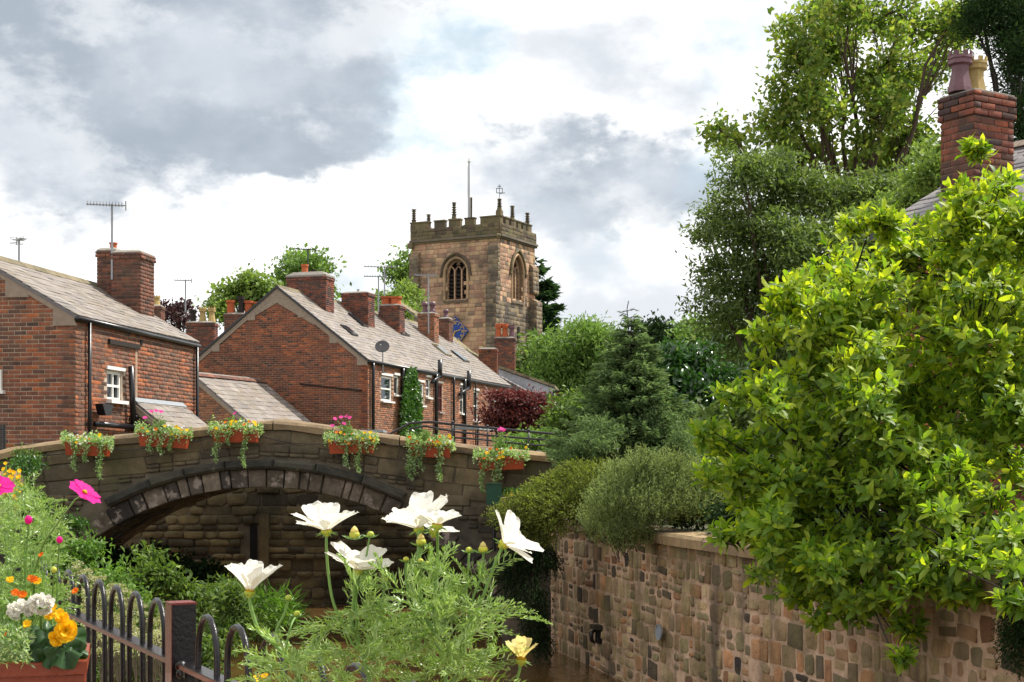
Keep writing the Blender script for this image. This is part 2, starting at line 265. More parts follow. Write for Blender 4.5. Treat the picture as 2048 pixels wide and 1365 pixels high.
# unit block: 1 x 1 in u, v, depth 0..1, chamfered front edge
def block_template(seed, jit, ch=.06):
    r = np.random.default_rng(seed); q = [(-.5, -.5), (.5, -.5), (.5, .5), (-.5, .5)]; vs = []
    jj = [r.uniform(-jit, jit, 2) for _ in q]
    for z, k in ((0, 1.), (.72, 1.), (1., 1-2*ch)):
        for (a, b), j in zip(q, jj): vs.append((a*k+j[0], b*k+j[1], z*(1+(r.uniform(-.15, .15) if z == 1 else 0))))
    fs = []
    for l in (0, 4):
        for i in range(4): j = (i+1) % 4; fs += [(l+i, l+j, l+4+j), (l+i, l+4+j, l+4+i)]
    fs += [(8, 9, 10), (8, 10, 11)]
    return np.array(vs), np.array(fs)
def rubble_template(seed):
    r = np.random.default_rng(seed); k = 8; vs = []
    base = [(-.5, -.3), (-.33, -.5), (.32, -.5), (.5, -.28), (.5, .3), (.3, .5), (-.34, .5), (-.5, .28)]
    jj = r.uniform(-.075, .075, (k, 2))
    for z, q in ((0, 1.), (.6, .97), (1., .72)):
        for (a, b), j in zip(base, jj): vs.append(((a+j[0])*q, (b+j[1])*q, z*(1+(r.uniform(-.3, .2) if z == 1 else 0))))
    fs = []
    for l in (0, 8):
        for i in range(8): j = (i+1) % 8; fs += [(l+i, l+j, l+8+j), (l+i, l+8+j, l+8+i)]
    fs += [(16, 16+i, 17+i) for i in range(1, 7)]
    return np.array(vs), np.array(fs)
T_BRICK = [block_template(i, .015, .03) for i in range(3)]; T_STONE = [block_template(10+i, .03, .045) for i in range(5)]; T_RUB = [rubble_template(20+i) for i in range(8)]; T_SLATE = [block_template(30+i, .012, .01) for i in range(3)]
_cache = {}
def lay(O, U, Vv, N, Wd, H, bw, bh, depth, jt=.01, inside=None, hv=0., wv=0., tilt=0., dj=.25, u0=0., v0=0.):
    O, U, Vv, N = (np.asarray(q, float) for q in (O, U, Vv, N)); out = []; v = v0; row = 0
    while v < H-1e-3:
        h = bh*(1+random.uniform(-hv, hv)); h = min(h, H-v) if H-v > h*.4 else h
        u = u0-(bw*.5 if row % 2 else 0)-(random.uniform(0, bw) if wv else 0)
        while u < Wd-1e-3:
            w = bw*(1+random.uniform(-wv, wv)); a, b = max(u, u0), min(u+w, Wd)
            if b-a > jt*2.5:
                cu, cv = (a+b)/2, v+h/2
                if inside is None or inside(cu, cv, b-a, h):
                    n = N; vv = Vv; off = 0
                    if tilt: vv = nz(Vv-N*tilt); n = nz(N+Vv*tilt); off = 0
                    tw = random.uniform(-.012, .012)
                    out.append((O+U*cu+Vv*cv+N*off, nz(U+vv*tw) if not tilt else U, nz(vv-U*tw) if not tilt else vv, n, b-a-jt, h-jt, depth*(1+random.uniform(-dj, dj))))
            u += w
        v += h; row += 1
    return out
def emit(items, parent, name, m, nparts, T, stuff=None, key=None):
    if not items: return
    key = key or name
    def score(it):
        p = it[0]
        if p[1] < .1: return 0
        x, y = prj(p)
        if not (-20 < x < 2068 and -20 < y < 1385): return -1e9-p[1]
        return it[4]*it[5]*abs(np.dot(nz(p), it[3]))/p[1]**2
    items = sorted(items, key=score, reverse=True)
    if m.name+key not in _cache:
        l = []
        for k, (tv, tf) in enumerate(T):
            me = mesh_np(name, tv, tf); me.materials.append(m); l.append(me)
        _cache[m.name+key] = l
    ms = _cache[m.name+key]
    for it in items[:nparts]:
        C, U, Vv, N, w, h, d = it; o = bpy.data.objects.new(name, random.choice(ms)); COL.objects.link(o); o.parent = parent
        if parent.type == 'EMPTY': o.matrix_parent_inverse = Matrix.Translation(-Vc(parent.location))
        o.matrix_basis = Matrix(((U[0]*w, Vv[0]*h, N[0]*d, C[0]), (U[1]*w, Vv[1]*h, N[1]*d, C[1]), (U[2]*w, Vv[2]*h, N[2]*d, C[2]), (0, 0, 0, 1)))
    rest = items[nparts:]
    if rest:
        A = []; B = []; n = 0
        for it in rest:
            tv, tf = random.choice(T); C, U, Vv, N, w, h, d = it
            A.append(C+np.outer(tv[:, 0]*w, U)+np.outer(tv[:, 1]*h, Vv)+np.outer(tv[:, 2]*d, N)); B.append(tf+n); n += len(tv)
        link(stuff or 'far_'+name+'work', mesh_np(name, np.concatenate(A), np.concatenate(B)), m, parent, kind='stuff')
def slab(parent, name, O, U, Vv, N, Wd, H, th, m, holes=()):
    mb = MB(); O, U, Vv, N = (np.asarray(q, float) for q in (O, U, Vv, N))
    us = sorted({0, Wd, *[x for h in holes for x in (h[0], h[1])]}); vs = sorted({0, H, *[x for h in holes for x in (h[2], h[3])]})
    for a, b in zip(us, us[1:]):
        for q, r in zip(vs, vs[1:]):
            cu, cv = (a+b)/2, (q+r)/2
            if any(h[0] < cu < h[1] and h[2] < cv < h[3] for h in holes): continue
            mb.box(O+U*cu+Vv*cv-N*th/2, U, Vv, N, b-a, r-q, th)
    return mb.build(name, m, parent)
def window(parent, O, U, Vv, N, u0, u1, v0, v1, cols=1, rows=2, m=WHITE, fr=.05, back=.06, sill=True, glass=GLASS, name='window', arch=False):
    O, U, Vv, N = (np.asarray(q, float) for q in (O, U, Vv, N)); mb = MB(); w, h = u1-u0, v1-v0
    C = lambda u, v, n=0.: O+U*(u0+u)+Vv*(v0+v)+N*(n-back)
    for k in range(cols+1): mb.box(C(fr/2+(w-fr)*k/cols, h/2), U, Vv, N, fr if k in (0, cols) else fr*.7, h, .05)
    for k in range(rows+1): mb.box(C(w/2, fr/2+(h-fr)*k/rows, .002), U, Vv, N, w-.004, fr if k in (0, rows) else fr*.8, .05)
    f = mb.build(name, m, parent)
    for i in range(cols):
        for j in range(rows):
            MB().box(C(fr/2+(w-fr)*(i+.5)/cols, fr/2+(h-fr)*(j+.5)/rows, -.015), U, Vv, N, (w-fr)/cols-fr*.6, (h-fr)/rows-fr*.6, .01).build('pane', glass, f)
    if sill: MB().box(C(w/2, -.03, .05+back/2), U, Vv, N, w+.12, .06, .14+back).build('sill', m if m is WHITE else CEMG, f)
    return f
# leaves
LT2 = (np.array([(0, 0, 0), (.45, .5, .12), (1, 0, 0), (.45, -.5, .12)]), np.array([(0, 2, 1), (0, 3, 2)]))
LT8 = (np.array([(0, 0, 0), (.36, 0, .03), (.72, 0, 0), (1.05, 0, -.12), (.3, .42, .1), (.7, .42, .06), (.3, -.42, .1), (.7, -.42, .06)]),
       np.array([(0, 1, 4), (1, 2, 5), (1, 5, 4), (2, 3, 5), (0, 6, 1), (1, 6, 7), (1, 7, 2), (2, 7, 3)]))
LTR = (np.array([(0, -.5, 0), (0, .5, 0), (.5, -.6, .03), (.5, .6, .03), (1, 0, -.05)]), np.array([(0, 2, 3), (0, 3, 1), (2, 4, 3)]))
def frames(Dr, up=1.2):
    n = len(Dr); Dr = Dr/np.linalg.norm(Dr, axis=1, keepdims=True); r = RG.normal(size=(n, 3)); r[:, 2] += up
    nn = r-Dr*np.sum(r*Dr, 1, keepdims=True); nn /= np.linalg.norm(nn, axis=1, keepdims=True)+1e-9; return Dr, np.cross(nn, Dr), nn
def leaves_arr(Pt, Dr, size, ratio, T=LT2, up=1.2, fr=None):
    Dr, Sd, Nn = fr or frames(np.asarray(Dr, float), up); tv, tf = T; n = len(Pt); size = np.broadcast_to(size, n)[:, None]
    Vv = Pt[:, None, :]+size[:, :, None]*(tv[None, :, 0:1]*Dr[:, None, :]+tv[None, :, 1:2]*ratio*Sd[:, None, :]+tv[None, :, 2:3]*Nn[:, None, :])
    return Vv.reshape(-1, 3), (tf[None]+(np.arange(n)*len(tv))[:, None, None]).reshape(-1, 3)
def join(parts):
    A = []; B = []; n = 0
    for a, b in parts: A.append(a); B.append(b+n); n += len(a)
    return np.concatenate(A), np.concatenate(B)
def rdir(n, up=0.): d = RG.normal(size=(n, 3)); d[:, 2] += up; return d/np.linalg.norm(d, axis=1, keepdims=True)
def pix_lobes(lobes, D, dd=.0, depth=1.):       # lobes read off the photograph as (x, y, rx, ry[, extra depth]); balls of real size at distance D
    out = []
    for l in lobes:
        x, y, rx = l[:3]; ry = l[3] if len(l) > 3 else rx; d = D+(l[4] if len(l) > 4 else random.uniform(-dd, dd))
        out.append((P(x, y, d), V(rx*d/F, rx*d/F*depth, ry*d/F)))
    return out
def crown(lobes, nclump, perclump, clump_r, leaf, ratio=.5, T=LT2, shell=.35, up=1.2, flat=.6, sub_r=.36):
    vol = np.array([(l[1][0]*l[1][2])**.9 for l in lobes]); cn = RG.multinomial(nclump, vol/vol.sum()); Cs = []; cc = []
    for (C, R), k in zip(lobes, cn):
        ns = max(3, k//13); d = rdir(ns, .1); rr = shell+(1-shell)*RG.random(ns)**.6; sub = C+d*R*rr[:, None]*(.92+.16*RG.normal(size=(ns, 1))); sr = R*sub_r*RG.uniform(.6, 1.35, (ns, 1))
        i = RG.integers(0, ns, k); ctr = sub[i]+rdir(k)*sr[i]*(RG.random((k, 1))**.45)*V(1, 1, .62); Cs.append(ctr); cc += [C]*k
    Cs = np.concatenate(Cs); m = perclump; Pt = np.repeat(Cs, m, 0)+RG.normal(size=(len(Cs)*m, 3))*V(clump_r, clump_r, clump_r*flat)
    Dr = rdir(len(Pt))*1.+np.repeat((Cs-np.array(cc)), m, 0)*.4/(np.mean([l[1][0] for l in lobes])); 
    return leaves_arr(Pt, Dr, leaf*RG.uniform(.6, 1.25, len(Pt)), ratio, T, up), Cs
def limbs(mb, base, lobes, r0, Cs=None, ntw=0, fork=.45, wob=.06):
    base = np.asarray(base, float); cen = sum(l[0] for l in lobes)/len(lobes); top = base+(cen-base)*fork; H = np.linalg.norm(cen-base)
    def wav(a, b, k=5):
        pts = [a+(b-a)*i/k for i in range(k+1)]; 
        for i in range(1, k): pts[i] = pts[i]+RG.normal(size=3)*wob*np.linalg.norm(b-a)*.35
        return pts
    mb.tube(wav(base, top), list(np.linspace(r0*1.15, r0*.75, 6)), 8)
    for C, R in lobes:
        q = wav(top, C, 5); mb.tube(q, list(np.linspace(r0*.5, r0*.14, 6)), 6)
    if Cs is not None and ntw:
        idx = RG.choice(len(Cs), min(ntw, len(Cs)), replace=False)
        for i in idx:
            L_ = min(lobes, key=lambda l: np.linalg.norm((Cs[i]-l[0])/l[1])); q = wav(L_[0]*.7+top*.3 if random.random() < .3 else L_[0], Cs[i], 3); mb.tube(q, list(np.linspace(r0*.12, r0*.03, 4)), 4, cap=False)
def tree(name, label, cat, D, lobes, base, r0, nclump, per, clump_r, leaf, lm, bark=BARK, dd=1., ratio=.5, T=LT2, shell=.35, ntw=60, up=1.2, flat=.6, depth=1., group=None, fork=.45, crownname='crown', sub_r=.36):
    lb = pix_lobes(lobes, D, dd, depth); t = thing(name, base, label, cat, group); (a, b), Cs = crown(lb, nclump, per, clump_r, leaf, ratio, T, shell, up, flat, sub_r)
    link(crownname, mesh_np('crown', a, b), lm, t, kind='stuff'); mb = MB(); limbs(mb, base, lb, r0, Cs, ntw, fork); mb.build('trunk', bark, t, smooth=True); return t
Z = V(0, 0, 1)
# ================================================================ ground and river
def sheet(name, pts, m, z=None, th=0): 
    mb = MB(); mb.add([(p[0], p[1], p[2] if len(p) > 2 else z) for p in pts], [tuple(range(len(pts)))]); o = mb.build(name, m); o['kind'] = 'structure'; return o
sheet('river_water', [(-40, 3, -2.35), (30, 3, -2.35), (30, 40, -2.35), (-40, 40, -2.35)], WATER)
sheet('river_bed', [(-60, -20, -3.2), (60, -20, -3.2), (60, 60, -3.2), (-60, 60, -3.2)], GROUND)
sheet('ground', [(-3000, 24.75, -.4), (3000, 24.75, -.4), (3000, 5000, -.4), (-3000, 5000, -.4)], GROUND)
# garden behind the right-hand river wall
RW0, RW1 = V(.50, 18.6, 0), V(3.35, 6.9, 0); RWU = nz(RW1-RW0); RWN = V(RWU[1], -RWU[0], 0); RWN = RWN if RWN[0] < 0 else -RWN; RWL = float(np.linalg.norm(RW1-RW0)); RWT = -.66
g0, g1 = RW0-RWN*.2, RW1-RWN*.2
sheet('garden_ground', [(g0[0], g0[1], -.80), (g1[0], g1[1], -.80), (4.2, 2, -.80), (60, 2, -.80), (60, 24.75, -.80), (.7, 24.75, -.80)], GROUND)
# left bank: a sloping, uneven sheet down to the water
def bank():
    xs = np.linspace(-16, -3.3, 34); ys = np.linspace(3.2, 21, 40); vs = []; fs = []
    for y in ys:
        for x in xs:
            t = np.clip((x+6.2)/2.9, 0, 1); z = -1.45-1.05*t*t*(3-2*t)-.02*(y-4)+.12*math.sin(x*2.3+y*1.1)*math.cos(y*1.7); vs.append((x, y, z if t < 1 else -2.6))
    for j in range(39):
        for i in range(33): k = j*34+i; fs.append((k, k+1, k+35, k+34))
    o = MB().add(vs, fs).build('river_bank', GROUND, smooth=True); o['kind'] = 'structure'
    def bz(x, y): t = float(np.clip((x+6.2)/2.9, 0, 1)); return -1.45-1.05*t*t*(3-2*t)-.02*(y-4)+.12*math.sin(x*2.3+y*1.1)*math.cos(y*1.7)
    return bz
BZ = bank()
# terrace the photographer stands on, with its river edge under the railing
FA, FB = V(-1.235, 4.04, 0), V(-.414, 2.49, 0); FU = nz(FB-FA); FN = V(-FU[1], FU[0], 0); FN = FN if FN[1] > 0 else -FN
e0, e1 = FA-FU*9, FA+FU*9
sheet('terrace_paving', [(e0[0], e0[1], -1.6), (e1[0], e1[1], -1.6), (6, -8, -1.6), (-12, -8, -1.6)], GRAVEL)
q = MB(); q.prism([(e0[0], e0[1], -1.61), (e1[0], e1[1], -1.61), (e1[0], e1[1], -3.1), (e0[0], e0[1], -3.1)], FN*.3); o = q.build('terrace_wall', MORT_B); o['kind'] = 'structure'
# ================================================================ river wall seen through the arch
def arch_wall():
    t = thing('river_wall', (-3, 24.3, -2.4), 'brown coursed stone river wall seen through the bridge arch, rising from the water', 'wall')
    O = V(-12, 24.3, -2.6); U = V(1, 0, 0); N = V(0, -1, 0)
    MB().box(O+V(7, .25, 1.15), U, Z, N, 14, 2.3, .5).build('wall_core', MORT_B, t)
    emit(lay(O, U, Z, N, 14, 2.3, .33, .15, .03, .016, hv=.45, wv=.5, dj=.8, inside=lambda u, v, w, h: not (7.6 < u < 7.74 and v < 1.6 and v > .5)), t, 'stone', ST_U, 300, T_STONE+T_RUB, 'distant_stonework', 'riverstone')
    MB().box(O+V(7.86, -.06, .9), U, Z, N, .15, 1.75, .12).build('buttress', ST_U, t)
    MB().box(O+V(7.67, -.004, 1.05), U, Z, N, .12, 1.15, .02).build('drain_slot', VOID, t)
arch_wall()
# ================================================================ stone bridge
BY, BW = 20.0, 2.7                              # face distance and width of the bridge
AC = V((525-HX)/F*BY, BY, (HY-1575)/F*BY); RI = 600/F*BY; RV = RI+.262; RH = RV+.125
TOP = [(-60, 918), (30, 893), (130, 880), (290, 866), (430, 852), (520, 843), (560, 840), (640, 850), (760, 868), (870, 882), (1000, 897), (1160, 912), (1200, 917)]
def topz(x): 
    px = x/BY*F+HX; xs, ys = zip(*TOP); return float((HY-np.interp(px, xs, ys))/F*BY)
def bridge():
    t = thing('stone_bridge', (AC[0], BY, -2.4), 'old humpbacked stone bridge with a single dark arch over the river', 'bridge')
    X = lambda px: (px-HX)/F*BY
    xl, xr = X(-60), X(1200); step = .12; cthk = .13
    # core: body behind the facing stones, following the arch below and the coping above
    for y0, y1, nm in ((BY+.02, BY+.38, 'parapet_core'), (BY+BW-.36, BY+BW, 'parapet_core')):
        mb = MB(); x = xl
        while x < xr:
            x2 = min(x+step, xr); pts = []
            lo = [(-2.9 if abs(q-AC[0]) >= RI else max(-2.9, AC[2]+math.sqrt(RI**2-(q-AC[0])**2)+.02)) for q in (x, x2)]
            mb.prism([(x, y0, lo[0]), (x2, y0, lo[1]), (x2, y0, topz(x2)-cthk), (x, y0, topz(x)-cthk)], (0, y1-y0, 0)); x = x2
        mb.build(nm, MORT_B, t)
    mb = MB(); x = xl                           # fill between, up to the deck
    while x < xr:
        x2 = min(x+step, xr); lo = [(-2.9 if abs(q-AC[0]) >= RI else max(-2.9, AC[2]+math.sqrt(RI**2-(q-AC[0])**2)+.02)) for q in (x, x2)]
        hi = [max(topz(q)-1.0, l+.12) for q, l in zip((x, x2), lo)]
        mb.prism([(x, BY+.38, lo[0]), (x2, BY+.38, lo[1]), (x2, BY+.38, hi[1]), (x, BY+.38, hi[0])], (0, BW-.74, 0)); x = x2
    mb.build('deck', GRAVEL, t)
    # voussoirs: wedge blocks round the ring, the full width of the soffit shows behind them
    a = math.radians(-68); k = 0
    def wedge(a0, a1, r0, r1, y0, y1, nm, m, ch=.012):
        p = lambda r, q, y: (AC[0]+r*math.sin(q), y, AC[2]+r*math.cos(q))
        e = ch/r0; vs = []
        for y, s in ((y1, 0), (y0+ch, 0), (y0, 1)):
            for r, q in ((r0+ch*s, a0+e*s), (r0+ch*s, a1-e*s), (r1-ch*s, a1-e*s), (r1-ch*s, a0+e*s)): vs.append(p(r, q, y))
        fs = [(0, 1, 2, 3)]+[(l+i, l+4+i, l+4+(i+1) % 4, l+(i+1) % 4) for l in (0, 4) for i in range(4)]+[(8, 9, 10, 11)]
        MB().add(vs, fs).build(nm, m, t)
    while a < math.radians(68):
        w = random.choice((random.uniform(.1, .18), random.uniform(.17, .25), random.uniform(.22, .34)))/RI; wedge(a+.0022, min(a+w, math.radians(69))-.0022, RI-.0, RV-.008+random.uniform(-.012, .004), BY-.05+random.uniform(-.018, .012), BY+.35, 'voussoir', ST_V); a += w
    # inner barrel of the arch
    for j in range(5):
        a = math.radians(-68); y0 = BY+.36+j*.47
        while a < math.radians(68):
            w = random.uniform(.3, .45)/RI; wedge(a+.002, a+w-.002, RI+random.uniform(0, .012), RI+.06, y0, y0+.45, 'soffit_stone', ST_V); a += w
    # hood course
    a = math.asin((X(212)-AC[0])/RH); ae = math.asin((X(815)-AC[0])/RH)
    while a < ae-.01:
        w = random.uniform(.5, .8)/RH; b = min(a+w, ae); wedge(a+.001, b-.001, RV+.004, RH, BY-.16, BY+.1, 'hood_stone', ST_H, .03)
        wedge(a+.001, b-.001, RV+.001, RV+.045, BY-.1, BY+.1, 'hood_stone', ST_C, .01); a = b
    # coping blocks
    x = xl
    while x < xr:
        w = random.uniform(.55, .95); x2 = min(x+w, xr); vs = []; g = .008; n = 4
        j = random.uniform(-.008, .008); pr = [(BY-.05, -cthk), (BY-.06+j, -.05), (BY-.02, -.008), (BY+.12, .012+j), (BY+.3, .0), (BY+.42, -.04), (BY+.42, -cthk)]
        for i in range(n+1):
            q = x+g+(x2-x-2*g)*i/n
            for (y, z) in pr: vs.append((q, y+random.uniform(-.006, .006), topz(q)+z+random.uniform(-.006, .006)))
        m_ = len(pr); fs = [(i*m_+k, (i+1)*m_+k, (i+1)*m_+(k+1) % m_, i*m_+(k+1) % m_) for i in range(n) for k in range(m_)]+[tuple(range(m_)), tuple(range((n+1)*m_-1, n*m_-1, -1))]
        MB().add(vs, fs).build('coping_stone', ST_C, t); x = x2
    x = xl
    while x < xr:
        x2 = min(x+.9, xr); mb = MB(); mb.prism([(x+.01, BY+BW-.4, topz(x)-cthk), (x2-.01, BY+BW-.4, topz(x2)-cthk), (x2-.01, BY+BW-.4, topz(x2)-.01), (x+.01, BY+BW-.4, topz(x)-.01)], (0, .45, 0)); mb.build('coping_stone', ST_C, t); x = x2
    # facing stones: courses above the ring follow the parapet, lower ones lie level
    items = []
    def place(cx, zc, w, h, U_, lv, td):
        if w < .06 or h < .05: return
        if ok(cx, zc-h/2, zc+h/2, w): 
            V_ = np.cross(U_, V(0, -1, 0)); V_ = V_ if V_[2] > 0 else -V_; items.append((V(cx, BY+.02, zc), U_, V_, N, w-.013, h-.013, random.uniform(.018, .045)))
        elif lv: 
            for a in (-1, 1):
                for b in (-1, 1): place(cx+a*w/4, zc+b*h/4+a*w/4*U_[2]/U_[0], w/2, h/2, U_, lv-1, td)
    def ok(cu, z0, z1, w):
        for q in (cu-w/2, cu+w/2, cu):
            for z in (z0, z1):
                if math.hypot(q-AC[0], z-AC[2]) < RH+.005: return False
        return z1 < topz(cu)-cthk+.06
    U, N = V(1, 0, 0), V(0, -1, 0)
    for k in range(4):                           # sloping courses under the coping
        x = xl-random.uniform(0, .4); h = (.2, .23, .21, .2)[k]; off = sum((.2, .23, .21, .2)[:k])+cthk
        while x < xr:
            w = random.uniform(.35, .85); cx = x+w/2; zc = topz(cx)-off-h/2; x2 = x+w
            lim = topz(cx)-off
            if k < 3 or not (abs(cx-AC[0]) < 3.2):
                th = nz(V(w, 0, topz(x2)-topz(x)));
                place(cx, zc, w, h, th, 3, 0)
            x = x2
    z = -2.5; r = 0
    while z < .2:
        h = random.uniform(.13, .24); x = xl-random.uniform(0, .4)
        while x < xr:
            w = random.uniform(.22, .62); x2 = x+w; cx = x+w/2
            if z+h < topz(cx)-cthk-.63-.2*(abs(cx-AC[0]) > 3.2)+.06 and (x > X(-40)):
                place(cx, z+h/2, w, h, U, 3, 0); x = x2; continue
                if ok(cx, z, z+h, w): items.append((V(cx, BY+.02, z+h/2), U, Z, N, w-.016, h-.014, random.uniform(.02, .05)))
                else:
                    w2 = w/2                       # cut stones against the ring
                    for cc in (x+w/4, x+3*w/4):
                        if ok(cc, z, z+h, w2): items.append((V(cc, BY+.02, z+h/2), U, Z, N, w2-.01, h-.014, random.uniform(.02, .05)))
                        elif ok(cc, z+h*.5, z+h, w2*.8): items.append((V(cc, BY+.02, z+h*.75), U, Z, N, w2*.8, h*.5-.01, random.uniform(.02, .04)))
            x = x2
        z += h
    emit(items, t, 'stone', ST_B, 300, T_STONE, 'lower_stonework', 'bridgestone')
bridge()
# wires drooping along the parapet face
def wires():
    t = thing('string_of_wire', P(200, 895, BY-.09), 'thin dark cable slung along the bridge parapet between the flower boxes', 'cable')
    xs = [40, 140, 215, 285, 370, 425, 525, 655, 750, 815, 900, 960, 1050]; ys = [905, 905, 893, 897, 880, 872, 874, 888, 880, 890, 895, 905, 915]
    mb = MB(); pts = []
    for i in range(len(xs)-1):
        for k in range(4): u = k/4; pts.append(P(xs[i]+(xs[i+1]-xs[i])*u, ys[i]+(ys[i+1]-ys[i])*u+6*math.sin(math.pi*u), BY-.09))
    mb.tube(pts, .006, 5); mb.build('cable', BLACK, t)
wires()
# handrail behind the right half of the parapet
def handrail():
    t = thing('handrail', P(1000, 880, BY+.5), 'black metal handrail with three bars curving down behind the right side of the bridge', 'handrail')
    D = BY+.5; r0 = [(740, 877), (780, 868), (800, 858), (820, 847), (860, 844), (905, 849), (975, 856), (1060, 864), (1160, 873), (1260, 881), (1450, 897)]
    r1 = [(815, 867), (822, 857), (850, 853), (905, 863), (975, 871), (1060, 878), (1160, 885), (1300, 896), (1450, 906)]
    r2 = [(905, 875), (975, 881), (1060, 890), (1160, 897), (1300, 908), (1450, 918)]
    for r, q in ((r0, .017), (r1, .014), (r2, .012)):
        pts = []
        for (a, b), (c_, d) in zip(r, r[1:]): pts += [P(a+(c_-a)*k/4, b+(d-b)*k/4, D) for k in range(4)]
        pts.append(P(*r[-1], D)); MB().tube(pts, q, 8).build('rail', BLACK, t, smooth=True)
    for px, y in ((905, 847), (975, 855), (1057, 863), (1148, 871), (1240, 879), (1340, 888), (1440, 896)):
        b = P(px, y-2, D); mb = MB(); mb.tube([b, V(b[0], b[1], b[2]-.55)], .014, 8); mb.ball(b, .022); mb.build('post', BLACK, t, smooth=True)
handrail()
# green metal box on a post at the right foot of the bridge
def greenbox():
    t = thing('metal_box', P(988, 1060, 19.2), 'dark green metal box on a post standing against the right side of the bridge', 'box')
    p = P(988, 989, 19.2); MB().box(p, (1, 0, 0), Z, (0, 1, 0), .2, .27, .14).build('body', GREEN, t); MB().box(p+V(0, 0, .142), (1, 0, 0), Z, (0, 1, 0), .22, .014, .17).build('lid', GREEN, t)
    MB().tube([p+V(0, .02, -.13), p+V(0, .02, -.75)], .025, 8).build('post', BLACK, t)
greenbox()
# low kerb wall and flower bed beside the green box
def lowledge():
    t = thing('garden_ledge', P(1035, 1000, 19.5), 'low pale stone ledge in front of the bridge beside the green box', 'wall')
    a, b = P(1003, 995, 19.4), P(1110, 993, 19.1); x = a[0]
    while x < b[0]+.8: MB().ab(x, x+.42, 19.1, 19.45, a[2]-.1, a[2]).build('coping_stone', ST_C, t); x += .43
    MB().ab(a[0], b[0]+.8, 19.14, 19.43, -2.5, a[2]-.1).build('wall_body', ST_B, t)
    g = thing('bedding_plants', P(1030, 985, 19.7), 'low green bedding plants with an orange bloom on the ledge beside the green box', 'plants')
    Pt = np.array([P(random.uniform(1005, 1070), random.uniform(978, 992), 19.6+random.uniform(-.1, .15)) for _ in range(500)]); link('foliage', mesh_np('f', *leaves_arr(Pt, rdir(500, 1), .04, .6)), L_IVY, g, kind='stuff')
    MB().ball(P(1023, 989, 19.45), .025).build('flower', PETO, g)
lowledge()
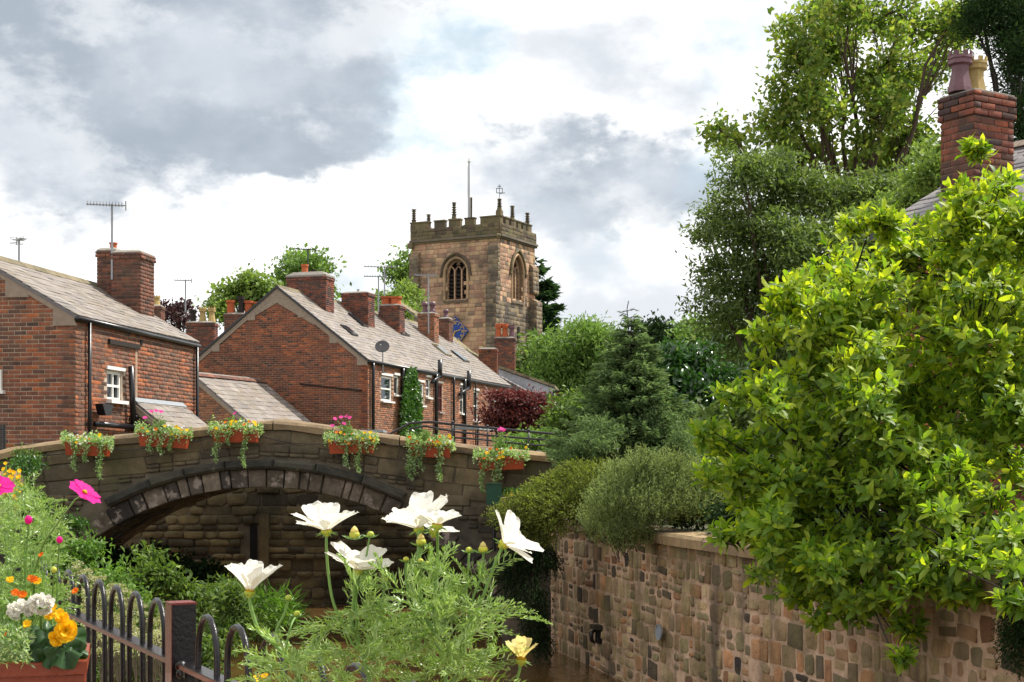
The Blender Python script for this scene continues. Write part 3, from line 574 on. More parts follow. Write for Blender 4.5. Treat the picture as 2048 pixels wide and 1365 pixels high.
# ================================================================ right river wall of rubble stone
def rwall():
    t = thing('garden_wall', RW0, 'tall rubble stone river wall with wide pinkish mortar joints on the right bank', 'wall')
    O = RW0+V(0, 0, -2.9); H = RWT+2.9-.12
    MB().box(O+RWU*RWL/2+Z*H/2-RWN*.2, RWU, Z, RWN, RWL, H, .4).build('wall_body', MORT_R, t)
    items = []; v = 0
    while v < H-.03:                             # random rubble: bands of mixed tall and split blocks
        h = random.uniform(.1, .2); h = min(h, H-v); u = -random.uniform(0, .2)
        while u < RWL:
            w = random.choice([random.uniform(.09, .16), random.uniform(.13, .24), random.uniform(.18, .32)])
            if random.random() < .42:
                k = random.uniform(.35, .65); w2 = w*random.uniform(.6, 1.1)
                items.append((u+w/2, v+h*k/2, w, h*k)); items.append((u+w2/2, v+h*(k+(1-k)/2), w2, h*(1-k)))
                w = max(w, w2)
            else: items.append((u+w/2, v+h/2, w, h))
            u += w+random.uniform(0, .03)
        v += h
    out = []
    for u, vv, w, h in items:
        if u < .05 or u > RWL-.05 or random.random() < .03: continue
        jt = random.uniform(.014, .036); a = random.uniform(-.09, .09); U = RWU*math.cos(a)+Z*math.sin(a); Vv = -RWU*math.sin(a)+Z*math.cos(a)
        out.append((O+RWU*u+Z*(vv+random.uniform(-.012, .012))-RWN*.006, U, Vv, RWN, max(.05, w-jt), max(.04, h-jt), random.uniform(.01, .026)))
    emit(out, t, 'stone', ST_R, 300, T_RUB+T_STONE, 'rubble_stonework', 'rubble')
    u = 0; 
    while u < RWL-.01:
        w = min(random.uniform(.8, 1.3), RWL-u); ju = random.uniform(-.01, .01)
        mb = MB(); vs = []; C0 = RW0+RWU*(u+.005)+Z*(RWT-.12); C1 = RW0+RWU*(u+w-.005)+Z*(RWT-.12)
        pr = [(.09, 0), (.1, .085), (.07, .115), (-.3, .12+ju), (-.42, .1), (-.42, 0)]
        for k in range(5):
            q = C0+(C1-C0)*k/4
            for (n_, z_) in pr: vs.append(q+RWN*(n_+random.uniform(-.006, .006))+Z*(z_+random.uniform(-.004, .004)))
        m_ = 6; fs = [(i*m_+k, (i+1)*m_+k, (i+1)*m_+(k+1) % m_, i*m_+(k+1) % m_) for i in range(4) for k in range(m_)]+[tuple(range(m_)), tuple(range(29, 23, -1))]
        MB().add(vs, fs).build('coping_stone', ST_C, t); u += w
    # oval plaque and the dark outlet under it
    c0 = on(1320, 1265, RW0+RWN*.05, RWN); pl = thing('oval_plaque', c0, 'small pale grey oval plaque fixed to the rubble river wall', 'plaque')
    mb = MB(); vs = []
    for d in (0, .015):
        for k in range(24): a = 2*math.pi*k/24; vs.append(c0+RWN*d+RWU*.075*math.cos(a)+Z*.072*math.sin(a))
    mb.add(vs, [tuple(range(24, 48)), tuple(range(23, -1, -1))]+[(i, (i+1) % 24, 24+(i+1) % 24, 24+i) for i in range(24)]); mb.build('disc', mat('plaque_grey', [c('8d929b')], rough=.4, namt=.1), pl)
    vs2 = []
    for k in range(24):
        a = 2*math.pi*k/24; 
        for r_, d in ((1.0, .01), (1.12, .01), (1.12, .022), (1.0, .022)): vs2.append(c0+RWN*d+RWU*.075*r_*math.cos(a)+Z*.072*r_*math.sin(a))
    MB().add(vs2, [(i*4+j, ((i+1) % 24)*4+j, ((i+1) % 24)*4+(j+1) % 4, i*4+(j+1) % 4) for i in range(24) for j in range(4)]).build('rim', LEAD, pl)
    c1 = on(1197, 1272, RW0+RWN*.03, RWN); MB().box(c1, RWU, Z, RWN, .1, .17, .05).build('weep_hole', VOID, t)
    MB().box(c1+Z*.1+RWN*.03, RWU, Z, RWN, .16, .05, .1).build('lintel', ST_U, t)
    bk = thing('ring_bolt', c1+RWN*.05, 'dark iron mooring bracket hanging at the weep hole in the river wall', 'bracket')
    MB().tube([c1+RWN*.04+Z*.07, c1+RWN*.09+Z*.03, c1+RWN*.08-Z*.05, c1+RWN*.05-Z*.08], [.018, .026, .024, .012], 8).build('bracket', IRON, bk, smooth=True)
rwall()
# low coped wall at the far left and the railing above it
def leftwall():
    t = thing('low_wall', (-6.9, 19, -2), 'low stone wall with a pale flat coping at the left end of the bridge', 'wall')
    A, B = P(-60, 970, 15.5), P(34, 918, 18.6); U = nz(V(B[0]-A[0], B[1]-A[1], 0)); L_ = float(np.hypot(B[0]-A[0], B[1]-A[1])); N = V(U[1], -U[0], 0); N = N if N[0] > 0 else -N; zt = .06
    A = V(A[0], A[1], -.24); 
    for k in range(4): MB().box(A+U*(L_*(k+.5)/4)+Z*(.05)-N*.15+V(0, 0, .0), U, Z, N, L_/4-.012, .1, .46).build('coping_stone', ST_C, t)
    MB().box(A+U*L_/2-Z*1.1-N*.15, U, Z, N, L_, 2.2, .34).build('wall_body', MORT_B, t)
    emit(lay(A-Z*2.2+N*.02, U, Z, N, L_, 2.2, .38, .2, .03, .02, hv=.3, wv=.35), t, 'stone', ST_R, 80, T_STONE, 'lower_stonework', 'leftstone')
    r = thing('railing', P(5, 915, 20.6), 'short black iron railing at the left edge beside the brick house', 'railing')
    for px in (-34, -22, -10, 2, 8): MB().tube([P(px, 850, 20.6), P(px, 925, 20.6)], .012 if px < 8 else .025, 6).build('bar', BLACK, r)
    for y in (858, 912): MB().tube([P(-40, y, 20.6), P(8, y+1, 20.6)], .014, 6).build('rail', BLACK, r)
leftwall()
# ================================================================ brick houses
def pots(par, C, specs):
    for dx, dy, r, h, m, kind in specs:
        b = C+V(dx, dy, 0); mb = MB()
        if kind == 'crown':
            mb.lathe(b, [(r*1.15, 0), (r*1.1, h*.1), (r*.8, h*.5), (r*.82, h*.66), (r*1.15, h*.7), (r*1.1, h*.8), (r*1.2, h*.83), (r*1.15, h*.9), (r*.9, h*.9), (r*.8, h*.86)], 8)
            for k in range(8): a = k*math.pi/4+.2; mb.box(b+V(math.cos(a)*r*1.02, math.sin(a)*r*1.02, h*.95), V(-math.sin(a), math.cos(a), 0), Z, V(math.cos(a), math.sin(a), 0), r*.42, h*.11, r*.16)
        elif kind == 'bellows': mb.lathe(b, [(r, 0), (r, h*.2), (r*.75, h*.35), (r*.75, h*.6), (r*1.05, h*.7), (r*1.05, h*.85), (r*.9, h*.9), (r*.6, h), (r*.4, h)], 10)
        else: mb.lathe(b, [(r*.95, 0), (r*.9, h*.1), (r*.85, h*.8), (r*1.08, h*.82), (r*1.08, h), (r*.82, h), (r*.8, h*.9)], 12)
        mb.build('chimney_pot', m, par, smooth=False)
        MB().lathe(b+Z*h*.9, [(r*.6, 0), (r*.6, .01)], 10).build('flue', VOID, par)
def chimney(par, A, U, Vd, w, d, z0, z1, m, mort, pt, nb=40, nm='chimney', cap=.05, corbel=2, key='brick', top=None, shared=None):
    # A = near left bottom corner in plan, U to the right along the seen face, Vd to the back
    A = V(A[0], A[1], z0); H = z1-z0; N1 = -Vd; ch = MB().box(A+U*w/2+Vd*d/2+Z*(H/2-.02), U, Z, N1, w-.02, H-.04, d-.02).build(nm, mort, par)
    items = []; kw = dict(bw=.225, bh=.075, depth=.011, jt=.014, dj=.15); Hb = H-corbel*.075
    for O, UU, NN, L_ in ((A, U, N1, w), (A+U*w, Vd, U, d), (A, Vd, -U, d), (A+Vd*d, U, Vd, w)):
        items += lay(O-NN*.008, UU, Z, NN, L_, Hb, **kw)
        if corbel: items += lay(O+NN*.014+Z*Hb-UU*.02, UU, Z, NN, L_+.04, corbel*.075-.02, .225, .075, .016, .013)
    if nb: emit(items, ch, 'brick', m, nb, T_BRICK, 'brickwork', key)
    else:
        emit(items, ch, 'brick', m, 0, T_BRICK, 'brickwork', key)
    if cap: 
        c0 = A+U*w/2+Vd*d/2+Z*(H-.02); mb = MB(); vs = []
        for k, z in ((1.02, 0), (1.02, cap*.5), (.7, cap*1.6)):
            for a, b in ((-1, -1), (1, -1), (1, 1), (-1, 1)): vs.append(c0+U*w/2*k*a+Vd*d/2*k*b+Z*z)
        mb.add(vs, [(3, 2, 1, 0), (8, 9, 10, 11)]+[(l+i, l+(i+1) % 4, l+4+(i+1) % 4, l+4+i) for l in (0, 4) for i in range(4)]); mb.build('flaunching', top or CEMG, ch)
    C = A+Z*(H+cap*.5)
    for u, v, r, h, mm, k in pt: pots(ch, C+U*u*w+Vd*v*d, [(0, 0, r, h, mm, k)])
    return ch
def pipe(par, pts, r, m=BLACK, nm='downpipe'): return MB().tube(pts, r, 8).build(nm, m, par, smooth=True)
def roof_plane(par, E0, Ud, L_, R0, m, n, slab_m=SLATE_D, sw=.3, sh=.2, name='roof', key='slate', th=.05, tilt=.05, depth=.018, T=T_SLATE):
    # E0 eave start, Ud eave direction, L_ length, R0 = ridge point above E0
    up = nz(R0-E0); W_ = float(np.linalg.norm(R0-E0)); N = nz(np.cross(Ud, up)); N = N if N[2] > 0 else -N
    rf = MB().box(E0+Ud*L_/2+up*W_/2-N*th/2, Ud, up, N, L_, W_, th).build(name, slab_m, par)
    if n is not None: emit(lay(E0+N*.004, Ud, up, N, L_, W_, sw, sh, depth, .006, tilt=tilt, dj=.3, wv=.12), rf, 'slate', m, n, T, 'slating', key)
    return rf, up, N
def gable_house(t, C0, v, u, L_, Wd, zE, zR, zB, bm, mort, rm, nb_g, nb_s, nr, sw, sh, holes_s=(), overh=.08, gable_in=None, key='h', far=True, mg=None):
    """C0 near right eave corner, v = length direction, u = across to the left; gable faces -v, side faces -u"""
    C0 = V(C0[0], C0[1], 0); s = Wd/2; base = C0+Z*zB; Hs = zE-zB
    gw = MB(); gw.prism([base, base+u*Wd, base+u*Wd+Z*Hs, base+u*s+Z*(zR-zB), base+Z*Hs], v*.25); g = gw.build('gable_wall', mort, t)
    slope = (zR-zE)/s
    ins = lambda cu, cv, w, h: cv+h*.2 < Hs+slope*min(cu, Wd-cu)-.04
    emit(lay(base+v*.0, u, Z, -v, Wd, zR-zB, .225, .075, .011, .015, inside=ins, dj=.4), g, 'brick', mg or bm, nb_g, T_BRICK, 'brickwork', key+'g')
    sw_ = slab(t, 'side_wall', base, v, Z, -u, L_, Hs, .25, mort, holes_s)
    ins2 = lambda cu, cv, w, h: not any(a-w*.3 < cu < b+w*.3 and c_ < cv < d for a, b, c_, d in holes_s)
    emit(lay(base, v, Z, -u, L_, Hs, .225, .075, .011, .015, inside=ins2, dj=.4), sw_, 'brick', bm, nb_s, T_BRICK, 'brickwork', key+'s')
    MB().box(base+v*L_+u*Wd/2+Z*Hs/2, u, Z, v, Wd, Hs, .25).build('rear_wall', mort, t)
    MB().box(base+u*(Wd+.125)+v*L_/2+Z*(Hs/2-.1), v, Z, u, L_, Hs-.2, .25).build('far_wall', mort, t)
    up = nz(u*s+Z*(zR-zE)); E0 = C0+Z*zE-up*overh-v*.04+Z*.03; R0 = C0+u*s+Z*zR-v*.04+Z*.03
    r1 = roof_plane(t, E0, v, L_+.08, R0, rm, nr, sw=sw, sh=sh, key=key+'slate')
    E1 = C0+u*Wd+Z*zE-v*.04+Z*.03-nz(-u*s+Z*(zR-zE))*overh; roof_plane(t, E1, v, L_+.08, R0, rm, None)
    q = R0-v*.0
    k = 0
    while k < L_: 
        w = min(.45, L_+.08-k); MB().prism([q+v*(k+.004)+up*-.14+Z*.03, q+v*(k+.004)+Z*.075, q+v*(k+.004)+nz(u*s-Z*(zR-zE))*.14+Z*.03, q+v*(k+.004)-Z*.03], v*(w-.008)).build('ridge_tile', MOSSY, t); k += .45
    return dict(base=base, E0=E0, R0=R0, up=up, N=r1[2], roof=r1[0], gable=g, side=sw_, C0=C0, u=u, v=v, s=s, slope=slope)
def aerial(label, px, ytop, ybase, D, els, ang=.3, boom=.6, h2=None, tilt=0., m=STEEL):
    t = thing('tv_aerial', P(px, ybase, D), label, 'aerial'); top = P(px, ytop, D); MB().tube([P(px, ybase, D), top], .014+.0003*D, 6).build('mast', m, t)
    d = V(math.cos(ang), math.sin(ang), tilt); w = nz(np.cross(d, Z)); r = .005+.00022*D
    MB().tube([top-d*boom*.65-Z*.03, top+d*boom*.35-Z*.03], r*1.2, 5).build('boom', m, t); mb = MB()
    for k in range(els): q = top-d*boom*(.62-.95*k/els)-Z*.03; L_ = .1+.008*k; mb.tube([q-(w*.6+Z*.0)*L_*1.6, q+w*.6*L_*1.6], r*.7, 4); mb.tube([q-Z*.0, q+Z*.07], r*.6, 4)
    mb.build('elements', m, t, kind='stuff'); q = top+d*boom*.35-Z*.03; mb = MB()
    for k in (-2, -1, 1, 2): mb.tube([q-w*.16+Z*.035*k, q+w*.16+Z*.035*k], r*.7, 4)
    mb.tube([q-Z*.09, q+Z*.09], r, 4); mb.build('reflector', m, t); return t
# ---- left house
def house1():
    C0 = V(-7.53, 25, 0); v = nz(V(.161, .987, 0)); u = V(-v[1], v[0], 0); zB = -.45; zE, zR = 2.57, 3.69; Wd = 3.9; L_ = 5.5
    t = thing('brick_house', (C0[0], C0[1], zB), 'brown brick cottage at the left edge with slate roof and double chimney', 'house')
    base = C0+Z*zB; N = -u
    def uv(px, py): p = on(px, py, base, N)-base; return float(np.dot(p, v)), float(p[2])
    a, d = uv(214, 741); b, c_ = uv(243, 803); hole = (a, b, c_, d)
    gN = -v
    def guv(px, py): p = on(px, py, base, gN)-base; return float(np.dot(p, u)), float(p[2])
    h = gable_house(t, C0, v, u, L_, Wd, zE, zR, zB, BRICK_A, MORT, SLATE, 300, 300, 300, .27, .17, [hole], key='h1')
    window(t, base, v, Z, N, *hole, cols=2, rows=2, fr=.055, back=.05)
    MB().box(base+v*(a+b)/2+Z*(d+.05)+N*.02, v, Z, N, b-a+.16, .06, .06).build('lintel', WHITE, t)
    a0, d0 = guv(6, 740); a1, c0 = guv(-30, 782); window(t, base, u, Z, gN, a0, a1, c0, d0, 2, 1, fr=.05, back=-.04)
    # weathered timber lintel and straight joint of a blocked doorway
    a, z1 = uv(215, 683); b, z2 = uv(276, 693); MB().box(base+v*(a+b)/2+Z*z1+N*.03, v, Z, N, b-a, .09, .05).build('lintel', BARK_D, t)
    b2, z3 = uv(271, 800); MB().box(base+v*b2+Z*(z1+z3)/2+N*.012, v, Z, N, .09, z1-z3, .012).build('joint', MORT_F, t)
    # verge of cement and the corner blocks below it
    up = nz(u*h['s']+Z*(zR-zE)); nn = -v; w0 = C0+Z*(zE+.0)
    MB().prism([w0-Z*.0+u*-.0, w0+up*2.26, w0+up*2.26-Z*.1, w0+u*.0-Z*.13], nn*.03).build('verge', CEM, t)
    up2 = nz(-u*h['s']+Z*(zR-zE)); wf = C0+u*Wd+Z*zE
    MB().prism([wf, wf+up2*2.26, wf+up2*2.26-Z*.1, wf-Z*.13], nn*.03).build('verge', CEM, t)
    for s_ in (.12, 1.0): q = w0+u*s_+Z*((s_)*h['slope']-.22); MB().prism([q-Z*.02-u*.16, q+u*.28-Z*.02, q+u*.28+Z*.28, q-u*.1+Z*.11], nn*.035).build('padstone', CEM, t)
    # gutter, downpipes, soil pipe
    g0 = C0+Z*(zE-.05)+N*.07; pipe(t, [g0-v*.05, g0+v*L_+v*.05-Z*.03], .045, BLACK, 'gutter')
    a, z = uv(172, 640); a2, zb = uv(172, 878); p = base+v*a+N*.07; pipe(t, [p+Z*z, p+Z*.0], .035); 
    a, z = uv(388, 690); p = base+v*min(a, L_-.05)+N*.07; pipe(t, [p+Z*(z), p], .035)
    a, z = uv(250, 733); a2, z2 = uv(262, 862); p0 = base+v*a+N*.12+Z*z; p1 = base+v*(a+.12)+N*.12+Z*z2; pipe(t, [p0, p1], .055, BLACK, 'soil_pipe')
    a3, z3 = uv(178, 848); pipe(t, [base+v*a3+N*.12+Z*z3, p1+Z*.06], .05, BLACK, 'soil_pipe'); a4, z4 = uv(275, 833); pipe(t, [p1+Z*.25, base+v*a4+N*.14+Z*z4], .04, BLACK, 'soil_pipe')
    a5, z5 = uv(190, 818); q = base+v*a5+N*.1+Z*z5; MB().prism([q+v*.22+Z*.08, q-v*.22+Z*.08, q-v*.1-Z*.12, q+v*.1-Z*.12], N*.15).build('hopper', BLACK, t)
    a6, z6 = uv(281, 685); MB().box(base+v*a6+Z*z6+N*.02, v, Z, N, .07, .1, .02).build('air_vent', VOID, t)
    # double chimney at the far end, astride the ridge
    uu = -u; A = P(187, 700, 29.9); fa = V(A[0], A[1], 0)
    w1 = .42; ch = chimney(t, fa+v*.15, uu, v, w1, .5, zE+.3, (HY-503)/F*30+.03, BRICK_D, MORT_D, [(.6, .5, .085, .16, TERRA, 'roll')], 60, key='c1')
    ch2 = chimney(t, fa+uu*(w1+.02)-v*.12, uu, v, .64, .7, zE+.0, (HY-509)/F*30, BRICK_D, MORT_D, [(.5, .5, .09, .06, TERRA, 'roll')], 90, key='c1')
    q = fa+uu*.1; 
    MB().prism([fa-u*-.05+Z*(zE+.75), fa+uu*1.12+Z*(zE+.1), fa+uu*1.12+Z*(zE+.2), fa+uu*.5+Z*(zE+.78), fa+uu*.0+Z*(zE+1.08)], -v*.22).build('flashing', LEAD, t)
    # lean-to porch on the side wall
    pr = thing('lean_to', (C0[0], C0[1]+3, zB), 'small slated lean-to with a lead top edge against the side of the left cottage', 'porch')
    a, z = uv(262, 800); b, zz = uv(362, 806); T0 = base+v*a+Z*z+N*.02; Lp = b-a; E = T0+N*.78-Z*.62
    rf, up_, n_ = roof_plane(pr, E, v, Lp, T0, SLATE, 60, sw=.24, sh=.17, key='porchslate'); MB().box(T0+v*Lp/2+n_*.03-up_*.04, v, up_, n_, Lp+.05, .14, .02).build('flashing', LEAD, pr)
    MB().prism([T0-Z*.04, E-Z*.04, E-Z*.16, T0-Z*.18], -v*.03).build('barge_board', CEM, pr)
    MB().prism([T0-Z*.1+v*.03, E-N*.1-Z*.1+v*.03, V(E[0], E[1], zB)-N*.1+v*.03, V(T0[0], T0[1], zB)+v*.03], v*.12).build('end_wall', MORT_D, pr)
    rows = lay(V(T0[0], T0[1], zB)+v*.03, N, Z, -v, .66, z-.2, .225, .075, .014, .011, inside=lambda cu, cv, w, h_: cv < z-.18-cu*.8); emit(rows, pr, 'brick', BRICK_A, 40, T_BRICK, 'brickwork', 'porchb')
    MB().box(V(E[0], E[1], (zB+E[2]-.1)/2)-N*.16+v*Lp/2, v, Z, N, Lp, E[2]-.1-zB, .12).build('front_wall', MORT_D, pr)
    aerial('tall rooftop aerial strapped to the double chimney of the left cottage', 224, 408, 560, 29.7, 12, .25, .78)
    aerial('small faint aerial standing above the ridge at the far left', 38, 478, 528, 33, 5, 2.2, .5)
house1()
# ---- outbuilding roof between the two houses
def outbuilding():
    v = nz(V(.37, .93, 0)); u = V(-v[1], v[0], 0); R0 = V(-10.2, 46.6, 2.86); L_ = 4.25; s = 3.6; drop = .757
    C0 = R0-u*s; zE = 2.86-drop*s; t = thing('outbuilding', (R0[0], R0[1], -.4), 'low slate roofed outbuilding between the left cottage and the brick terrace', 'house')
    E0 = V(C0[0], C0[1], zE); roof_plane(t, E0, v, L_, R0, SLATE, 240, sw=.32, sh=.25, key='outslate')
    k = 0
    while k < L_-.05: MB().prism([R0+v*k-u*.12+Z*.0, R0+v*k+Z*.1, R0+v*k+u*.12, R0+v*k-Z*.05], v*.34).build('ridge_tile', BRICK_D, t); k += .36
    b0 = V(C0[0], C0[1], -.4); Rb = R0+u*.0
    g = MB().prism([b0, V(R0[0], R0[1], -.4)+u*2, V(R0[0], R0[1], 1.4)+u*2, R0-Z*.07, E0-Z*.07], v*.22).build('gable_wall', MORT_F, t)
    emit(lay(b0, u, Z, -v, s+1.8, 3.2, .225, .075, .014, .012, inside=lambda cu, cv, w, h: cv < zE+.4+drop*cu-.14 if cu < s else cv < 3.1-drop*(cu-s)), g, 'brick', BRICK_F, 120, T_BRICK, 'brickwork', 'outb')
    MB().prism([E0-Z*.06, R0-Z*.06, R0-Z*.2, E0-Z*.2], -v*.03).build('barge_board', CEM, t)
    roof_plane(t, R0+u*2-Z*drop*2, v, L_, R0, SLATE, None)
    MB().box(V(C0[0], C0[1], (zE-.4)/2)+v*L_/2+u*.15, v, Z, u, L_, zE+.3, .2).build('side_wall', MORT_F, t)
    return t
outbuilding()
# ---- terrace
def terrace():
    C0 = V(-4.98, 50, 0); v = nz(V(.287, .958, 0)); u = V(-v[1], v[0], 0); zB = -.45; zE, zR = 3.62, 6.24; Wd = 6.82; L_ = 17.0
    t = thing('brick_terrace', (C0[0], C0[1], zB), 'long red brick terrace with a plain gable end and slate roof in the middle', 'house'); base = C0+Z*zB; N = -u
    def uv(px, py): p = on(px, py, base, N)-base; return float(np.dot(p, v)), float(p[2])
    wins = [(762, 752, 783, 804, 1, 2, WHITE), (788, 752, 797, 791, 1, 1, WHITE), (831, 765, 847, 812, 1, 2, WHITE), (852, 756, 860, 796, 1, 2, WHITE), (875, 768, 884, 825, 2, 2, REDP), (920, 772, 927, 828, 1, 2, WHITE), (947, 782, 956, 843, 1, 2, WHITE), (985, 784, 991, 803, 1, 1, WHITE)]
    holes = []
    for x0, y0, x1, y1, cc, rr, m in wins:
        a, d = uv(x0, y0); b, c_ = uv(x1, y1); holes.append((a, b, c_, max(d-.0, c_+.3)))
    h = gable_house(t, C0, v, u, L_, Wd, zE, zR, zB, BRICK_F, MORT_F, SLATE, 300, 40, 300, .33, .21, holes, key='h3', mg=BRICK_R)
    for hh, w_ in zip(holes, wins): window(t, base, v, Z, N, *hh, cols=w_[4], rows=w_[5], m=w_[6], fr=.065, back=.05); MB().box(base+v*(hh[0]+hh[1])/2+Z*(hh[3]+.07)+N*.03, v, Z, N, hh[1]-hh[0]+.1, .08, .04).build('lintel', CEMG if w_[6] is not WHITE else WHITE, t)
    up = h['up']; nn = -v; w0 = C0+Z*zE; up2 = nz(-u*h['s']+Z*(zR-zE)); wf = C0+u*Wd+Z*zE; Ls = math.hypot(h['s'], zR-zE)
    for a, b in ((w0, up), (wf, up2)): MB().prism([a, a+b*Ls, a+b*Ls-Z*.24, a-Z*.22], nn*.04).build('verge', CEM, t); MB().prism([a+nn*.04+Z*.06, a+b*Ls+nn*.04+Z*.06, a+b*Ls+nn*.04-Z*.03, a+nn*.04-Z*.03], nn*.05).build('barge_board', BLACK, t)
    for s_, sg in ((.12, 1), (1.15, 1), (2.35, 1), (.9, -1), (2.3, -1)):
        q = (w0+u*s_ if sg > 0 else wf-u*s_)+Z*(s_*h['slope']-.28); d_ = u*sg; MB().prism([q-d_*.02, q+d_*.26, q+d_*.26+Z*.34, q-d_*.02+Z*.15], nn*.045).build('padstone', CEM, t)
    MB().prism([w0+u*2.0+Z*(h['s']-1.9)*0+Z*(2.0*h['slope']-.0), w0+u*h['s']+Z*(h['slope']*h['s']), wf-u*2.0*1.2+Z*(2.4*h['slope']), wf-u*2.4+Z*(2.4*h['slope']-.28), w0+u*h['s']+Z*(h['slope']*h['s']-.55), w0+u*2.0+Z*(2.0*h['slope']-.28)], nn*.035).build('verge', CEM, t)
    p0 = on(600, 768, C0, nn); p1 = on(724, 782, C0, nn); pipe(t, [p0+nn*.04, p1+nn*.04], .03, BARK_D, 'cable')
    pipe(t, [C0+N*.08+Z*(zE-.06)-v*.05, C0+N*.08+Z*(zE-.12)+v*L_], .07, BLACK, 'gutter')
    for px, y0, y1, r in ((741, 730, 880, .06), (801, 735, 885, .07), (868, 748, 890, .07), (903, 765, 890, .05), (925, 765, 890, .07), (947, 772, 845, .03)):
        a, z = uv(px, y0); p = base+v*a+N*.1; pipe(t, [p+Z*(zE-zB-.1)+N*.0, p+Z*(zE-zB-.35), p], r)
    for px, y, px2, y2 in ((880, 720, 880, 752), (938, 742, 938, 775)):
        a = on(px2, y2, C0+N*.12, N); b = P(px, y, a[1]); pipe(t, [a-Z*.1, V(a[0], a[1], b[2])], .09, BLACK, 'vent_pipe')
    a = on(938, 775, C0+N*.12, N); pipe(t, [a, a-v*1.2-Z*.35], .07, BLACK, 'vent_pipe'); a = on(880, 752, C0+N*.12, N); pipe(t, [a, a-v*.9-Z*.3], .07, BLACK, 'vent_pipe')
    # skylights
    Nr = h['N']; R0 = h['R0']
    for (x0, y0, x1, y1), m, wd in (((681, 650, 716, 672), BLACK, .55), ((698, 628, 735, 654), BLACK, .55), ((765, 636, 816, 672), BLACK, .9), ((865, 688, 902, 712), MOSSY, .8), ((905, 702, 936, 724), BLACK, .8)):
        a = on(x0, y0, R0+Nr*.05, Nr); b = on(x1, y1, R0+Nr*.05, Nr); Lk = abs(float(np.dot(b-a, up))); c0 = (a+b)/2; c0 = c0
        f = MB().box(c0-Nr*.02, v, up, Nr, wd, Lk, .1).build('skylight', m, t); MB().box(c0+Nr*.034, v, up, Nr, wd-.14, Lk-.14, .012).build('pane', GLASS, f)
    # chimneys along the ridge
    def ch(px0, px1, ytop, tt, d, m, pt, sft=0., nb=30, zb=.9, nm='chimney', key='c3', cap=.05):
        R = C0+u*h['s']+v*tt; D = R[1]; uu = -u; a = P(px0, 0, D); s0 = (a[0]-R[0])/uu[0]; A = R+uu*s0; w = (px1-px0)/F*D/1.02-.12*d
        return chimney(t, V(A[0], A[1], 0), uu, v, w, d, zR-zb, (HY-ytop)/F*D, m, MORT_D, pt, nb, nm=nm, key=key, corbel=2, cap=cap)
    ch(571, 664, 553, 2.0, .75, BRICK_P, [(.36, .5, .13, .42, TERRA, 'roll'), (.6, .5, .11, .2, BARK_D, 'roll')], nb=120, zb=1.4, cap=.12)
    ch(683, 746, 587, 5.2, .7, BRICK_P, [(.5, .5, .05, .14, STEEL, 'roll')], nb=80, zb=1.4)
    ch(757, 807, 612, 8.6, .6, BRICK_P, [(.25, .5, .22, .36, TERRA, 'roll'), (.7, .5, .24, .34, TERRA, 'roll')], nb=50, zb=1.1)
    ch(836, 875, 628, 12.6, .6, BRICK_F, [(.3, .5, .14, .5, PURP, 'bellows'), (.75, .5, .14, .5, PURP, 'bellows')], nb=30, zb=1.1)
    ch(875, 903, 638, 15.6, .6, BRICK_D, [(.55, .5, .13, .42, PURP, 'bellows')], nb=20, zb=1.0)
    # satellite dish
    D = 51.; dp = P(765, 694, D); s = thing('satellite_dish', P(765, 715, D), 'grey satellite dish on the eave of the brick terrace near its corner', 'satellite dish'); mb = MB(); vs = []; ax = nz(V(-.12, -1, .2)); e1_ = nz(np.cross(ax, Z)); e2_ = np.cross(e1_, ax)
    for r_, z_ in ((.0, .0), (.12, .01), (.2, .03), (.26, .055)): vs += [dp+ax*z_+r_*(math.cos(q)*e1_+math.sin(q)*e2_*.85) for q in [2*math.pi*k/20 for k in range(20)]]
    n_ = 20; vs += [p-ax*.012 for p in vs]; fs = [(i*n_+k, i*n_+(k+1) % n_, (i+1)*n_+(k+1) % n_, (i+1)*n_+k) for i in range(3) for k in range(n_)]; fs += [tuple(q+80 for q in reversed(f)) for f in fs]+[(60+k, 60+(k+1) % 20, 140+(k+1) % 20, 140+k) for k in range(20)]
    mb.add(vs, fs).build('dish', mat('dish_grey', [c('5c5a5c')], namt=.1, rough=.5), s, smooth=True); MB().tube([dp-ax*.0-Z*.2, dp+ax*.32-Z*.05], .012, 6).build('arm', STEEL, s); MB().ball(dp+ax*.34-Z*.03, .03).build('receiver', STEEL, s)
    MB().tube([dp-ax*.03, dp-ax*.05-Z*.9], .025, 6).build('mount_pole', STEEL, s); MB().tube([dp-ax*.05-Z*.9-e1_*.15, dp-ax*.05-Z*.9+e1_*.15], .02, 6).build('bracket', STEEL, s)
    # white boiler shed and lamp at the foot of the wall
    q = thing('shed', P(720, 880, 45), 'low pale flat roofed shed between the bridge crest and the terrace gable', 'shed'); MB().box(P(704, 868, 46)-Z*.35, (1, 0, 0), Z, (0, 1, 0), 1.9, .62, 1.2).build('wall', GREYW, q); MB().box(P(704, 857, 46)-Z*.1, (1, 0, 0), Z, (0, 1, 0), 2.1, .07, 1.4).build('roof', LEAD, q)
    q = thing('canopy_hood', P(955, 870, 56), 'low dark flat porch canopy at the foot of the terrace behind the handrail', 'canopy'); MB().box(P(955, 858, 57), v, Z, -u, 2.6, .12, 1.0).build('roof', LEAD, q)
    for k in (-1.2, 1.2): MB().tube([P(955, 858, 57)+v*k-u*.4, P(955, 858, 57)+v*k-u*.4-Z*1.6], .04, 6).build('post', BLACK, q)
    # ivy up the wall
    iv = thing('ivy', base+v*5+Z*.1, 'dark green ivy climbing the terrace wall between two drainpipes', 'ivy'); pts = []
    prof = [(742, 812, 830), (770, 806, 838), (800, 802, 843), (830, 800, 843), (860, 798, 843), (900, 796, 845)]
